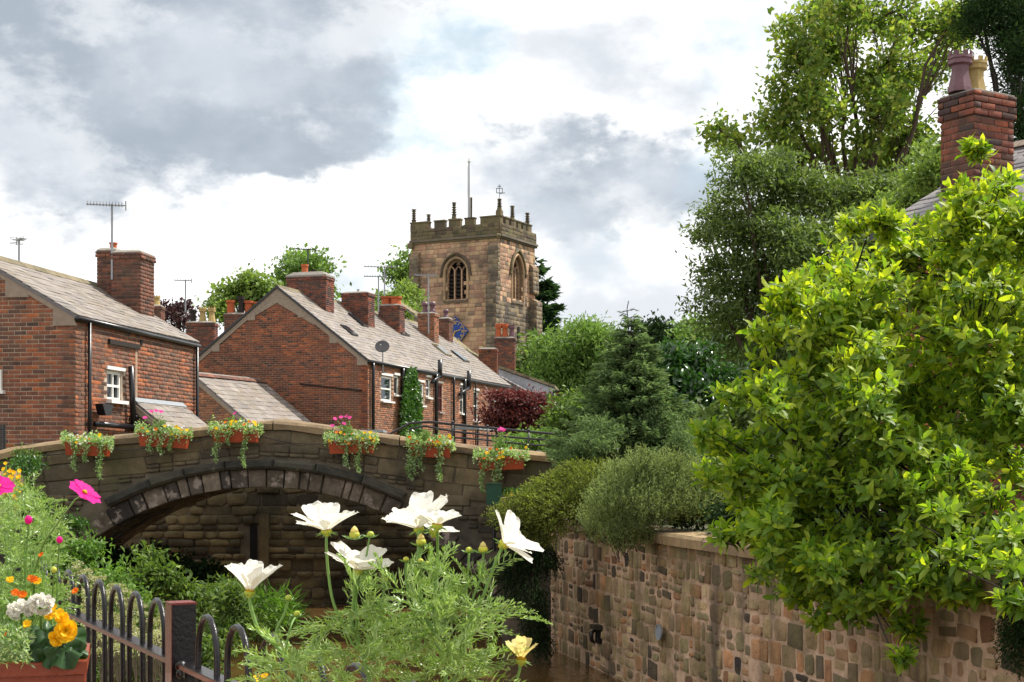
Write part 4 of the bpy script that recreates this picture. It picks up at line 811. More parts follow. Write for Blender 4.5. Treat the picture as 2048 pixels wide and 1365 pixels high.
    while len(pts) < 5200:
        y = random.uniform(738, 900); x0 = np.interp(y, [p[0] for p in prof], [p[1] for p in prof]); x1 = np.interp(y, [p[0] for p in prof], [p[2] for p in prof]); x = x0+(x1-x0)*(.5+.5*random.uniform(-1, 1)*random.random()**.4)
        pts.append(on(x, y, C0+N*random.uniform(.03, .28), N))
    pts = np.array(pts); link('foliage', mesh_np('ivy', *leaves_arr(pts, rdir(len(pts))+N*.4-Z*.7, .16, .75, up=.4)), L_IVY, iv, kind='stuff'); MB().tube([base+v*4.6+N*.05, base+v*4.9+N*.05+Z*2, base+v*5.2+N*.05+Z*3.2], [.06, .04, .02], 6).build('stem', BARK, iv)
    return h
terrace()
aerial('tall twin element aerial behind the third terrace chimney', 769, 533, 612, 60, 9, .15, 1.3); aerial('lower aerial left of the wide terracotta pots on the terrace', 757, 552, 625, 58.5, 8, .1, .9)
aerial('slim aerial mast beside the purple chimney pots before the tower', 857, 550, 668, 62, 7, .1, .9); aerial('aerial on a thin mast above the copper tree between the cottages', 371, 560, 625, 60, 6, .2, .7)
aerial('faint dark aerial in front of the round tree behind the terrace', 616, 498, 555, 62, 9, .3, .9, m=BLACK)
# ---- distant chimneys and roofs whose houses hide behind the terrace
def far_stack(label, px0, px1, ytop, ybot, D, m, pt, cat='chimney', d=.7, nb=40, yaw=.0, key='fs'):
    U = V(math.cos(yaw), math.sin(yaw), 0); Vd = V(-U[1], U[0], 0); A = P(px0, ybot, D); t = thing('chimney_stack', A, label, cat); chimney(t, V(A[0], A[1], 0), U, Vd, (px1-px0)/F*D, d, A[2], (HY-ytop)/F*D, m, MORT_D, pt, nb, nm='stack', key=key); return t
far_stack('wide brick chimney with two buff pots and a dark pot left of the terrace gable', 372, 429, 645, 730, 58, BRICK_P, [(.18, .5, .13, .52, BARK_D, 'roll'), (.52, .5, .14, .62, BUFF, 'crown'), (.84, .5, .14, .62, BUFF, 'crown')], nb=60)
far_stack('small distant chimney with one buff pot behind the left cottage roof', 302, 322, 612, 680, 62, BRICK_D, [(.4, .5, .13, .45, BUFF, 'crown')], nb=12)
far_stack('broad old chimney with stubby clay pots behind the left slope of the terrace', 448, 523, 628, 690, 66, BRICK_D, [(.14, .5, .2, .62, TERRA, 'roll'), (.42, .5, .16, .8, BARK_D, 'roll'), (.62, .5, .2, .6, TERRA, 'roll'), (.88, .5, .2, .55, TERRA, 'roll')], nb=50)
far_stack('tall plum brick chimney with two orange pots and a purple pot before the tower', 989, 1030, 676, 790, 74, BRICK_P, [(.18, .4, .15, .72, TERRA, 'crown'), (.5, .4, .15, .72, TERRA, 'crown'), (.84, .4, .15, .66, PURP, 'crown')], nb=80, yaw=-.05)
far_stack('plain square red brick chimney without pots at the far end of the terrace', 957, 994, 698, 800, 70, BRICK_R, [], nb=60, yaw=-.05)
def stone_roof_house():
    t = thing('stone_slated_house', P(930, 760, 76), 'house with a sagging mossy stone slate roof below the church clock', 'house')
    E0, E1, R0 = P(893, 716, 74), P(959, 713, 80), P(872, 655, 79.5); E0 = P(874, 692, 73.5)
    E0 = P(905, 716, 72); E1 = P(960, 716, 82); E0[2] = E1[2] = (HY-716)/F*82; Ud = nz(E1-E0); Ud = nz(V(Ud[0], Ud[1], 0)); n2 = V(-Ud[1], Ud[0], 0)
    R0 = E0+n2*2.6+Z*2.0; roof_plane(t, E0-Ud*2, Ud, 12, R0-Ud*2, STSLATE, 120, sw=.55, sh=.33, key='stsl', depth=.05, tilt=.1, T=T_STONE)
    MB().box(V(E0[0], E0[1], E0[2]/2-.3)+Ud*4+n2*.3, Ud, Z, n2, 12, E0[2]+.5, .3).build('wall', GREYW, t)
stone_roof_house()
def white_house():
    t = thing('white_gabled_house', P(1050, 860, 72), 'white rendered gable with stone slates beyond the terrace, above the red maple', 'house')
    D = 72; A, B = P(997, 738, D), P(1108, 777, D-1.5); dn = V(B[0], B[1], -.4); MB().prism([A, B, dn, V(A[0], A[1], -.4)], V(.4, 5, 0)).build('gable_wall', GREYW, t)
    n = 9
    for k in range(n): a = A+(B-A)*k/n; b = A+(B-A)*(k+1.12)/n; MB().prism([a+Z*.02, b+Z*.04, b+Z*.17, a+Z*.15], V(.4, 5.2, 0)).build('slate', STSLATE, t).location = (0, -.15, 0)
    MB().box(B+V(.1, .1, -.35), (1, 0, 0), Z, (0, 1, 0), .35, .5, .4).build('bracket', BARK_D, t)
    q = P(1062, 800, D-2.2); MB().box(P(1093, 800, D-1.75), (1, 0, 0), Z, (0, 1, 0), .3, .5, .04).build('window', GLASS, t)
    a, b = P(1000, 757, 70.5), P(1085, 803, 69); f = MB().prism([a, b, b-Z*.25, a-Z*.25], V(.2, 1.2, 0)).build('lower_roof', SLATE_D, t)
    L_ = b-a
    for k in range(11): p = a+L_*k/11; MB().prism([p+Z*.02, p+L_/11*1.1+Z*.0, p+L_/11*1.1+Z*.08, p+Z*.12], V(.2, 1.2, 0)).build('slate', SLATE_D, f).location = (0, -.03, 0)
white_house()
# ================================================================ church tower
def tower():
    a = math.radians(27); fu = V(-math.cos(a), math.sin(a), 0); sv = V(math.sin(a), math.cos(a), 0); K = V(-.91, 110, 0); NF = -sv; NS = -fu; WF, WS = 7.75, 6.0; zs = 17.4; zB = -.4
    t = thing('church_tower', (K[0], K[1], zB), 'square sandstone church tower with battlements, pinnacles and belfry windows', 'tower')
    def fp(px, py, d=0.): p = on(px, py, K+NF*d, NF); return float(np.dot(p-K, fu)), float(p[2])
    def sp(px, py, d=0.): p = on(px, py, K+NS*d, NS); return float(np.dot(p-K, sv)), float(p[2])
    # belfry openings (pointed): centre, half width, sill, spring, apex
    def og(f, cx, hw, ys, yp, ya):
        u0, zsill = f(cx, ys); u1, zsp = f(cx, yp); u2, za = f(cx, ya); ua, _ = f(cx-hw, yp); ub, _ = f(cx+hw, yp); return u0, abs(ua-ub)/2, zsill, zsp, za
    OF = og(fp, 912.5, 21, 599, 545, 519); OS = og(sp, 1034.5, 10.5, 601, 545, 512)
    def arch_pts(u, hw, zsp, za, n=8, e=0.):
        hw += e; za += e*1.2; h = za-zsp; R = (hw*hw+h*h)/(2*hw); out = []
        am = math.atan2(h, R-hw)
        for k in range(n+1): q = am*k/n; out.append((u+hw-R+R*math.cos(q), zsp+R*math.sin(q)))
        return out+[(2*u-x, z) for x, z in reversed(out[:-1])]
    def inside_open(o, u, z, e=0.): 
        return abs(u-o[0]) < o[1]+e and o[2]-e < z < o[4]+e and (z < o[3] or abs(u-o[0]) < (o[1]+e)*math.sqrt(max(0, 1-((z-o[3])/(o[4]-o[3]+e))**1.7)))
    # walls as cells so that the openings are real holes
    def wall(O, U, N, Wd, o, nm):
        mb = MB(); st = .18; z0, z1 = o[2], o[4]+.05; u0, u1 = o[0]-o[1]-.02, o[0]+o[1]+.02; th = .7
        for A, B, C_, D_ in ((0, u0, zB, zs), (u1, Wd, zB, zs), (u0, u1, zB, z0), (u0, u1, z1, zs)): mb.box(O+U*(A+B)/2+Z*(C_+D_)/2-N*th/2, U, Z, N, B-A, D_-C_, th)
        pts = arch_pts(o[0], o[1], o[3], o[4]); top = z1
        for (ua, za), (ub, zb) in zip(pts, pts[1:]): mb.prism([O+U*ua+Z*za, O+U*ub+Z*zb, O+U*ub+Z*top, O+U*ua+Z*top], -N*th)
        mb.build(nm, MORT_T, t)
    wall(K, fu, NF, WF, OF, 'front_wall'); wall(K, sv, NS, WS, OS, 'side_wall')
    MB().box(K+fu*WF/2+sv*WS/2+Z*(zB+9)+0, fu, Z, NF, WF-1.5, 17, WS-1.5).build('dark_core', VOID, t)
    MB().box(K+fu*(WF-.35)+sv*WS/2+Z*(zs+zB)/2, sv, Z, fu, WS, zs-zB, .7).build('rear_wall', MORT_T, t); MB().box(K+fu*WF/2+sv*(WS-.35)+Z*(zs+zB)/2, fu, Z, sv, WF-1.4, zs-zB, .7).build('rear_wall', MORT_T, t)
    MB().box(K+fu*WF/2+sv*WS/2+Z*(zs+.1), fu, Z, NF, WF-.2, .3, WS-.2).build('roof', LEAD, t)
    low = 5.
    itf = lay(K+Z*low, fu, Z, NF, WF, zs-low, .58, .34, .022, .025, inside=lambda u, v, w, h: not (inside_open(OF, u, v+low, .12)), hv=.18, wv=.45, dj=.5)
    its = lay(K+Z*low, sv, Z, NS, WS, zs-low, .5, .34, .022, .025, inside=lambda u, v, w, h: not (inside_open(OS, u, v+low, .1)), hv=.18, wv=.45, dj=.5)
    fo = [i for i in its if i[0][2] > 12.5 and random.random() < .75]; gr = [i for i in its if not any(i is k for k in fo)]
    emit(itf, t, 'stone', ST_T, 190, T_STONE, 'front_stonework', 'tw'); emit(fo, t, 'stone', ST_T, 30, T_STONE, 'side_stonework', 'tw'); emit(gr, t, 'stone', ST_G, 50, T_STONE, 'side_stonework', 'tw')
    # string course, parapet, merlons
    for O, U, N, L_ in ((K, fu, NF, WF), (K, sv, NS, WS)):
        MB().box(O+U*L_/2+Z*(zs+.02)+N*.14, U, Z, N, L_+.26, .16, .24).build('string_course', ST_G, t); MB().box(O+U*L_/2+Z*(zs-.12)+N*.06, U, Z, N, L_+.3, .14, .2).build('string_course', ST_P, t)
    zc, zm = 18.12, 18.85
    fm = [(1000, 960), (948, 929), (920, 897), (889, 868), (857, 818)]; sm = [(1000, 1007), (1012, 1019), (1023.5, 1033), (1037, 1043), (1047, 1053), (1056, 1064)]
    for O, U, N, L_, ms, f in ((K, fu, NF, WF, fm, fp), (K, sv, NS, WS, sm, sp)):
        Oo = O+N*.12
        MB().box(Oo+U*L_/2+Z*(zs+.1+zc)/2-N*.2, U, Z, N, L_+.2, zc-zs-.1, .36).build('parapet', MORT_T, t)
        emit(lay(Oo-N*.03+Z*(zs+.1), U, Z, N, L_, zc-zs-.1, .6, .29, .04, .02, wv=.3, dj=.4), t, 'stone', ST_P, 20, T_STONE, 'parapet_stonework', 'twp')
        for xa, xb in ms:
            ua = f(xa, 450, .12)[0]; ub = f(xb, 450, .12)[0]; ua, ub = max(-.1, min(ua, ub)), min(L_+.1, max(ua, ub))
            MB().box(Oo+U*(ua+ub)/2+Z*(zc+zm)/2-N*.2, U, Z, N, ub-ua, zm-zc, .34).build('merlon', ST_P, t); MB().box(Oo+U*(ua+ub)/2+Z*(zm+.05)-N*.2, U, Z, N, ub-ua+.08, .1, .46).build('merlon_cap', ST_P, t)
    for O, U, L_ in ((K+sv*WS, fu, WF), (K+fu*WF, sv, WS)):
        MB().box(O+U*L_/2+Z*(zs+zc)/2, U, Z, np.cross(U, Z), L_, zc-zs, .34).build('parapet', ST_P, t)
        for k in range(4): MB().box(O+U*L_*(k+.5)/4+Z*(zc+zm)/2, U, Z, np.cross(U, Z), L_/8, zm-zc, .34).build('merlon', ST_P, t)
    def pinn(p, zb, zt):
        s = .21; mb = MB(); q = V(p[0], p[1], 0); mb.box(q+Z*(zb+(zb+.5))/2, fu, Z, NF, .42, .5, .42); H = zt-zb-.5
        mb.lathe(q+Z*(zb+.5), [(.26, 0), (.2, H*.2), (.16, H*.35)], 4, rot=a); n = 5
        for k in range(n): z = H*(.3+.13*k); mb.lathe(q+Z*(zb+.5+z), [(.1, 0), (.24-.012*k, H*.05), (.1, H*.09)], 8)
        mb.lathe(q+Z*(zb+.5+H*.92), [(.1, 0), (.2, H*.04), (.17, H*.08)], 8); mb.lathe(q+Z*(zb+.5), [(.13, 0), (.1, H*.95)], 6); mb.build('pinnacle', ST_P, t)
    pinn(K-NF*0+V(0, 0, 0)+fu*.1+sv*.1, 18.8, 20.2); pinn(K+fu*(WF-.1)+sv*.1, 18.2, 20.0); 
    for px, yt, f, U, N in ((907, 405, fp, fu, NF), (856, 429, fp, fu, NF), (1027, 412, sp, sv, NS), (1057, 426, sp, sv, NS)):
        u_, z_ = f(px, yt); pinn(K+U*min(u_, 100)-N*.1, 18.3 if px != 856 else 17.9, z_)
    pinn(K+fu*(WF-.2)+sv*(WS-.2), 18.3, 20.1); pinn(K+fu*6.2+sv*(WS-.2), 18., 19.5)
    # belfry windows: mullions, tracery, louvres, hood mould
    for O, U, N, o, nl in ((K, fu, NF, OF, 3), (K, sv, NS, OS, 3)):
        back = .38; P3 = lambda u, z, n=0.: O+U*u+Z*z+N*(n-back); mb = MB(); w = 2*o[1]
        for k in range(nl+1):
            uu = o[0]-o[1]+w*k/nl; mb.box(P3(uu, (o[2]+o[3])/2+.1), U, Z, N, .1, o[3]-o[2]+.3, .2)
        lw = w/nl
        for k in range(nl):
            u_ = o[0]-o[1]+lw*(k+.5); pts = arch_pts(u_, lw/2, o[3]-.05, o[3]+.5, 5); mb.tube([P3(x, z) for x, z in pts], .06, 6)
        for k in (1, 2):
            u_ = o[0]-o[1]+w*k/nl; mb.tube([P3(x, z) for x, z in arch_pts(u_, w/3, o[3]+.1, o[4]-.1, 6)][3:-3], .06, 6)
        mb.tube([P3(x, z) for x, z in arch_pts(o[0], o[1]-.03, o[3], o[4]-.03)], .1, 6)
        f = mb.build('window', ST_T if nl else ST_T, t)
        n = 7
        for k in range(n): z = o[2]+.15+(o[3]-o[2])*k/n; MB().box(P3(o[0], z, -.12), U, nz(Z+N*-.9), nz(N+Z*.9), w-.05, .34, .05).build('louvre', BARK_D, f)
        MB().tube([O+U*x+Z*z+N*.12 for x, z in [(o[0]+o[1]+.42, o[3]-.28)]+arch_pts(o[0], o[1]+.32, o[3]-.05, o[4]+.42)+[(o[0]-o[1]-.42, o[3]-.28)]], .11, 6).build('hood_mould', ST_P, f)
        MB().tube([O+U*x+Z*z+N*.05 for x, z in [(o[0]+o[1]+.1, o[2])]+arch_pts(o[0], o[1]+.1, o[3], o[4]+.1)+[(o[0]-o[1]-.1, o[2])]], .1, 6).build('arch_moulding', ST_T, f)
        MB().prism([O+U*(o[0]-o[1]-.15)+Z*(o[2]-.28)+N*.12, O+U*(o[0]-o[1]-.15)+Z*(o[2]-.05)+N*.02, O+U*(o[0]-o[1]-.15)+Z*(o[2]-.05)-N*.4, O+U*(o[0]-o[1]-.15)+Z*(o[2]-.28)-N*.4], U*(w+.3)).build('sill', ST_P, f)
    # stepped buttresses
    def butt(O, U, N, u0, w, stages, m=ST_G):
        for zb, zt, pr in stages:
            b = MB().prism([O+U*u0+Z*zb, O+U*u0+Z*zb+N*pr, O+U*u0+Z*(zt-.35)+N*pr, O+U*u0+Z*zt], U*w).build('buttress', MORT_T, t)
            emit(lay(O+U*u0+Z*zb+N*(pr-.03), U, Z, N, w, zt-.4-zb, .5, .34, .05, .03, hv=.15, wv=.3)+lay(O+U*u0+Z*zb-U*.0+N*.0, N, Z, -U, pr, zt-.4-zb, .5, .34, .03, .03, hv=.15)+lay(O+U*(u0+w)+Z*zb, N, Z, U, pr, zt-.4-zb, .5, .34, .03, .03, hv=.15), b, 'stone', m, 10, T_STONE, 'stonework', 'tb')
    butt(K, fu, NF, -.3 if 0 else .0, .85, [(13.6, 17.0, .35), (5., 14.0, .7)]); butt(K, fu, NF, WF-.75, .75, [(5, 16.6, .45)]); butt(K, sv, NS, WS-1.0, 1.0, [(13.5, 15.9, .35), (7.5, 13.2, .65), (-.4, 7.9, 1.0)]); butt(K+fu*WF, sv, fu, .2, .9, [(5, 16.5, .4)])
    MB().lathe(K+NF*.25+Z*(zs-.1), [(.05, -.2), (.2, 0), (.22, .12), (.1, .2)], 8).build('gargoyle', ST_P, t); MB().box(K+fu*WF+Z*(zs-.3)+NF*.2, fu, Z, NF, .4, .4, .4).build('gargoyle', ST_P, t)
    u_, z_ = sp(1036, 665); MB().box(K+sv*u_+Z*z_+NS*.06, sv, Z, NS, .3, .85, .06).build('slit_window', VOID, t)
    MB().box(K+NS*.05+sv*WS/2+Z*9.6, sv, Z, NS, WS, .14, .12).build('string_course', ST_G, t)
    # clock: blue lozenge, gold numerals
    cu, cz = fp(911, 664, .2); C = K+fu*cu+Z*cz+NF*.2; R = 31/F*112; ck = thing('church_clock', C, 'blue diamond shaped clock with gold Roman numerals on the tower front', 'clock')
    r_ = -fu; MB().prism([C+r_*R, C+Z*R, C-r_*R, C-Z*R], NF*.08).build('panel', BLUE, ck)
    def ring(r0, r1, n_, th):
        vs = []; 
        for k in range(40): q = 2*math.pi*k/40; d = r_*math.cos(q)+Z*math.sin(q); vs += [C+d*r0+NF*n_, C+d*r1+NF*n_, C+d*r1+NF*(n_+th), C+d*r0+NF*(n_+th)]
        return MB().add(vs, [(i*4+j, ((i+1) % 40)*4+j, ((i+1) % 40)*4+(j+1) % 4, i*4+(j+1) % 4) for i in range(40) for j in range(4)])
    ring(R*.66, R*.69, .08, .02).build('minute_ring', GOLD, ck)
    k = R*.55
    for n_, s in enumerate(['XII', 'I', 'II', 'III', 'IV', 'V', 'VI', 'VII', 'VIII', 'IX', 'X', 'XI']):
        q = math.radians(90-30*n_); rad = r_*math.cos(q)+Z*math.sin(q); tan = r_*math.sin(q)-Z*math.cos(q); H = R*.17; mb = MB(); wd = {'I': .055*R, 'V': .11*R, 'X': .11*R}; tot = sum(wd[x] for x in s); x = -tot/2
        for ch_ in s:
            w = wd[ch_]; cc = C+rad*k+tan*(x+w/2)+NF*.09
            if ch_ == 'I': mb.box(cc, tan, rad, NF, w*.45, H, .03)
            else:
                for sg in (-1, 1):
                    d = nz(rad*H+tan*sg*w*(.5 if ch_ == 'V' else 1)*.8); off = tan*(sg*w*.22) if ch_ == 'V' else 0; mb.box(cc+off+NF*.002*sg, np.cross(NF, d), d, NF, w*.22, H*1.04, .03)
            x += w
        mb.build('numeral', GOLD, ck)
    for q, L_, w in ((math.radians(90-200), .34, .045), (math.radians(90-75), .5, .03)):
        d = r_*math.cos(q)+Z*math.sin(q); MB().box(C+d*R*L_*.42+NF*.12, np.cross(NF, d), d, NF, R*w*1.6, R*L_, .02).build('hand', GOLD, ck)
    MB().ball(C+NF*.11, R*.06).build('hub', GOLD, ck)
    for d in (r_, Z, -r_, -Z): MB().lathe(C+d*R*.82+NF*.1, [(.05, -.05), (.1, 0), (.05, .05)], 6).build('ornament', GOLD, ck)
    q = K+fu*WF*.45+sv*3.2; fpq = P(938, 432, q[1]); f = thing('flagpole', V(fpq[0], fpq[1], 17.5), 'white flagpole rising from the roof of the church tower', 'flagpole'); zt = (HY-322)/F*q[1]
    MB().tube([V(fpq[0], fpq[1], 17.5), V(fpq[0], fpq[1], zt)], [.085, .05], 8).build('pole', mat('pole_grey', [c('8f8d8a')], namt=.1), f); MB().box(V(fpq[0], fpq[1], zt-.1), (1, 0, 0), Z, (0, 1, 0), .3, .05, .05).build('finial', GOLD, f)
    MB().tube([V(fpq[0], fpq[1], zt-.1), V(fpq[0]+.0, fpq[1], zt+.2)], .03, 6).build('finial', GOLD, f); MB().tube([V(fpq[0]-.1, fpq[1], zt-.4), V(fpq[0]-.12, fpq[1], 18)], .012, 4).build('halyard', STEEL, f)
    g = P(942.5, 398, q[1]); MB().box(V(g[0], g[1], (g[2]+18)/2), (1, 0, 0), Z, (0, 1, 0), .17, g[2]-17.8, .17).build('mast_support', ST_P, f)
    w = thing('weathervane', K+fu*.1+sv*.1+Z*20.15, 'small iron weathervane on the tallest corner pinnacle of the tower', 'weathervane'); b = K+fu*.1+sv*.1+Z*20.15; mb = MB(); mb.tube([b, b+Z*1.15], .035, 6); mb.build('rod', STEEL, w); mb = MB()
    for s in (-.22, .22): mb.tube([b+V(s, 0, .5), b+V(s, 0, .85)], .028, 5); 
    for z in (.5, .85): mb.tube([b+V(-.22, 0, z), b+V(.22, 0, z)], .028, 5)
    mb.tube([b+V(0, 0, .45), b+V(.42, 0, .5)], .03, 5); mb.tube([b+V(-.13, 0, 1.0), b+V(.13, 0, 1.0)], .03, 5); mb.build('vane', BLACK, w)
tower()
# ================================================================ trees and shrubs beyond the bridge
tree('round_tree', 'round light green tree behind the largest terrace chimney', 'tree', 90, [(610, 545, 42, 40), (585, 560, 34, 40), (638, 555, 30, 35), (610, 525, 30, 25), (600, 590, 40, 40)], (P(610, 0, 90)[0], 90, -.4), .35, 330, 16, .5, .34, L_ASH, ntw=20, ratio=.6)
tree('leafy_tree', 'smaller light green tree behind the stubby clay pots', 'tree', 80, [(505, 570, 30, 28), (470, 600, 32, 30), (520, 595, 26, 30), (450, 625, 20, 25), (540, 580, 14, 14), (500, 552, 14, 14)], (P(500, 0, 80)[0], 80, -.4), .3, 260, 16, .42, .3, L_LIGHT, ntw=20, ratio=.6)
tree('leafy_tree', 'green tree half hidden behind the left edge of the church tower', 'tree', 118, [(818, 535, 30, 28), (795, 550, 14, 18), (830, 570, 26, 30)], (P(825, 0, 118)[0], 118, -.4), .35, 150, 16, .6, .4, L_ASH, ntw=20)
tree('bushy_tree', 'yellow green tree top rising behind the third terrace chimney', 'tree', 84, [(795, 600, 26, 26), (775, 590, 14, 16), (815, 590, 16, 20), (785, 625, 30, 20)], (P(800, 0, 84)[0], 84, -.4), .3, 170, 16, .4, .3, L_LIGHT, ntw=15)
tree('copper_tree', 'dark copper leaved tree between the cottage chimney and the brick stacks', 'tree', 70, [(345, 620, 22, 22), (362, 635, 22, 20), (325, 630, 14, 18), (350, 655, 26, 20)], (P(350, 0, 70)[0], 70, -.4), .25, 110, 12, .3, .26, L_COP, BARK_D, ntw=25)
def conifer(name, label, D, px, ytop, ybot, halfw, base, lm, nlev, per, r0, nl, leaf, droop=.25, up=.15, gap=0., seed=1, pw=.85, ratio=.16, cat='tree', leader=None):
    r = random.Random(seed); t = thing(name, base, label, cat); zt = P(px, ytop, D)[2]; zb = P(px, ybot, D)[2]; X = P(px, 0, D)[0]; hw = halfw*D/F; Pt = []; Dr = []; mb = MB(); mb.tube([V(base[0], base[1], base[2]), V(X, D, zb+(zt-zb)*.5), V(X, D, zt)], [r0, r0*.55, r0*.06], 8)
    for k in range(nlev):
        f = (k+.5)/nlev; z = zb+(zt-zb)*f; L_ = hw*(1-f)**pw*1.0+hw*.04
        for j in range(per if f < .85 else max(3, per//2)):
            a = r.uniform(0, 2*math.pi); l = L_*r.uniform(.6, 1.12); d = V(math.cos(a), math.sin(a), 0); s0 = V(X, D, z+r.uniform(-.5, .5)*(zt-zb)/nlev); pts = []
            for q in range(6): u = q/5; pts.append(s0+d*l*u+Z*l*(up*u-droop*u*u+.12*u**4))
            mb.tube(pts, list(np.linspace(r0*.13*(1-f)+.008, .004, 6)), 4, cap=False)
            n = max(10, int(nl*l/hw))
            for _ in range(n):
                u = r.uniform(.12, 1)**.8; q = min(4, int(u*5)); p = pts[q]+(pts[q+1]-pts[q])*(u*5-q); side = nz(np.cross(d, Z))*r.choice((-1, 1)); tl = l*.34*(1.08-u)*r.random(); dd = nz(d*.75+side+Z*r.uniform(-.25, .15)); pp = p+dd*tl+Z*r.uniform(-.04, .03)*l; Pt.append(pp); Dr.append(dd*.8+d*.5+V(r.gauss(0, .35), r.gauss(0, .35), r.gauss(0, .3)))
    Pt = np.array(Pt); Dr = np.array(Dr); parts = [leaves_arr(Pt, Dr, leaf*RG.uniform(.6, 1.3, len(Pt)), ratio, LT2, .6)]
    if leader:
        a = V(X, D, zt); n = 90
        for pts in leader:
            q = [P(x, y, D) for x, y in pts]; mb.tube(q, .005, 5)
            for (s, e) in zip(q, q[1:]):
                m_ = max(14, int(np.linalg.norm(e-s)*140)); p = s+(e-s)*RG.random((m_, 1)); parts.append(leaves_arr(p, rdir(m_)*1.0+nz(e-s)*1.1, .03, .12))
    link('foliage', mesh_np('foliage', *join(parts)), lm, t, kind='stuff'); mb.build('trunk', BARK_D, t); return t
conifer('pine_tree', 'tall dark pine tree directly right of the church tower', 128, 1070, 520, 780, 75, (P(1070, 0, 128)[0], 128, -.4), L_CON, 17, 9, .3, 110, .75, droop=-.1, up=.05, pw=.6, ratio=.3, seed=3)
tree('ash_tree', 'feathery light green tree right of the white gabled house', 'tree', 86, [(1160, 700, 60, 55), (1110, 735, 45, 45), (1205, 690, 40, 40), (1145, 770, 60, 60), (1220, 740, 50, 60), (1095, 690, 18, 20), (1175, 665, 22, 18), (1180, 800, 50, 50)], (P(1160, 0, 86)[0], 86, -.4), .2, 1300, 16, .5, .36, L_ASH, ntw=60, ratio=.32)
tree('dark_tree', 'distant dark rounded tree on the skyline above the bushes', 'tree', 130, [(1320, 675, 42, 28), (1290, 680, 22, 22), (1345, 680, 30, 26), (1315, 700, 45, 30)], (P(1320, 0, 130)[0], 130, -.4), .5, 260, 16, .7, .5, L_DARK, ntw=20, ratio=.6)
tree('pale_tree', 'pale green round topped tree beside the distant dark tree', 'tree', 110, [(1390, 665, 28, 26), (1375, 690, 26, 26), (1410, 690, 30, 30), (1395, 720, 40, 40)], (P(1390, 0, 110)[0], 110, -.4), .4, 220, 16, .6, .42, L_ASH, ntw=20)
tree('wooded_hillside', 'distant green tree line filling the gap behind the bushes', 'trees', 95, [(x, 740+random.randint(-12, 12), 45, 45) for x in range(1080, 1700, 42)]+[(x, 810, 50, 60) for x in range(1100, 1700, 50)], (P(1350, 0, 95)[0], 95, -.4), .3, 1500, 14, .8, .55, L_MID, ntw=10)
# big trees on the right
tree('sycamore', 'very tall airy sycamore with branching limbs against the sky', 'tree', 34, [(1620, 30, 60, 50), (1700, 20, 70, 60), (1800, 20, 80, 60), (1880, 60, 50, 70), (1600, 110, 60, 60), (1570, 190, 60, 50), (1680, 120, 70, 70), (1770, 130, 80, 80), (1860, 160, 60, 70), (1530, 260, 60, 45), (1440, 260, 36, 30), (1475, 290, 40, 35), (1640, 230, 70, 60), (1740, 240, 80, 60), (1830, 260, 70, 70), (1880, 330, 60, 60), (1600, 320, 70, 60), (1720, 340, 80, 60), (1910, 30, 40, 50)], (P(1740, 0, 34)[0], 34, -.9), .17, 1750, 12, .2, .16, L_BIG, ntw=420, ratio=.62, fork=.55, shell=.2, dd=2., T=LT2, flat=.8, sub_r=.3)
tree('broadleaf_tree', 'dense dark green tree in front of the tall sycamore', 'tree', 28, [(1480, 340, 50, 45), (1540, 370, 70, 60), (1640, 400, 80, 60), (1740, 400, 80, 60), (1450, 430, 45, 40), (1420, 470, 30, 26), (1520, 470, 80, 70), (1630, 500, 90, 80), (1740, 480, 80, 70), (1470, 560, 60, 60), (1430, 610, 36, 40), (1560, 600, 90, 80), (1480, 680, 80, 70), (1600, 700, 90, 80), (1430, 740, 50, 50), (1530, 760, 80, 60)], (P(1570, 0, 28)[0], 28, -.9), .12, 3700, 12, .17, .13, L_MID, ntw=170, ratio=.36, dd=1.2, shell=.4, flat=.6)
tree('golden_shrub', 'yellow green shrub glimpsed left of the right cottage chimney', 'shrub', 24, [(1850, 350, 45, 40), (1810, 400, 50, 40), (1870, 300, 25, 30), (1760, 440, 30, 25)], (P(1840, 0, 24)[0], 24, -.9), .1, 320, 16, .16, .11, L_LIGHT, ntw=40)
tree('laurel', 'glossy dark laurel bush left of the magnolia', 'shrub', 24, [(1350, 745, 50, 45), (1400, 720, 45, 40), (1310, 800, 50, 50), (1400, 800, 60, 60), (1340, 860, 60, 60), (1430, 860, 60, 70), (1290, 730, 25, 25), (1460, 800, 50, 60), (1420, 910, 60, 50)], (P(1380, 0, 24)[0], 24, -.9), .1, 900, 12, .13, .13, L_LAUR, ntw=40, ratio=.42, T=LT8, dd=.6)
tree('green_bush', 'bright green rounded bush right of the red maple', 'shrub', 34, [(1140, 840, 40, 38), (1165, 810, 30, 30), (1130, 880, 36, 30), (1180, 860, 30, 36)], (P(1150, 0, 34)[0], 34, -.4), .08, 330, 14, .17, .13, L_BANK, ntw=20)
tree('low_shrub', 'low bright green shrub behind the handrail below the red maple', 'shrub', 27, [(1040, 882, 26, 16), (1075, 886, 30, 18), (1015, 890, 14, 12), (1100, 892, 20, 12)], (P(1060, 0, 27)[0], 27, -.4), .05, 160, 14, .1, .1, L_ASH, ntw=10)
tree('red_maple', 'dark red Japanese maple in front of the end of the terrace', 'tree', 38, [(1040, 800, 34, 24), (1015, 815, 32, 26), (1070, 815, 36, 26), (1000, 840, 26, 24), (1040, 840, 50, 28), (1085, 840, 26, 26), (1050, 865, 40, 20), (1010, 800, 18, 16), (1090, 806, 18, 14)], (P(1045, 0, 38)[0], 38, -.4), .09, 620, 18, .2, .13, L_RED, BARK_D, ntw=50, ratio=.45, flat=.35, dd=.5)
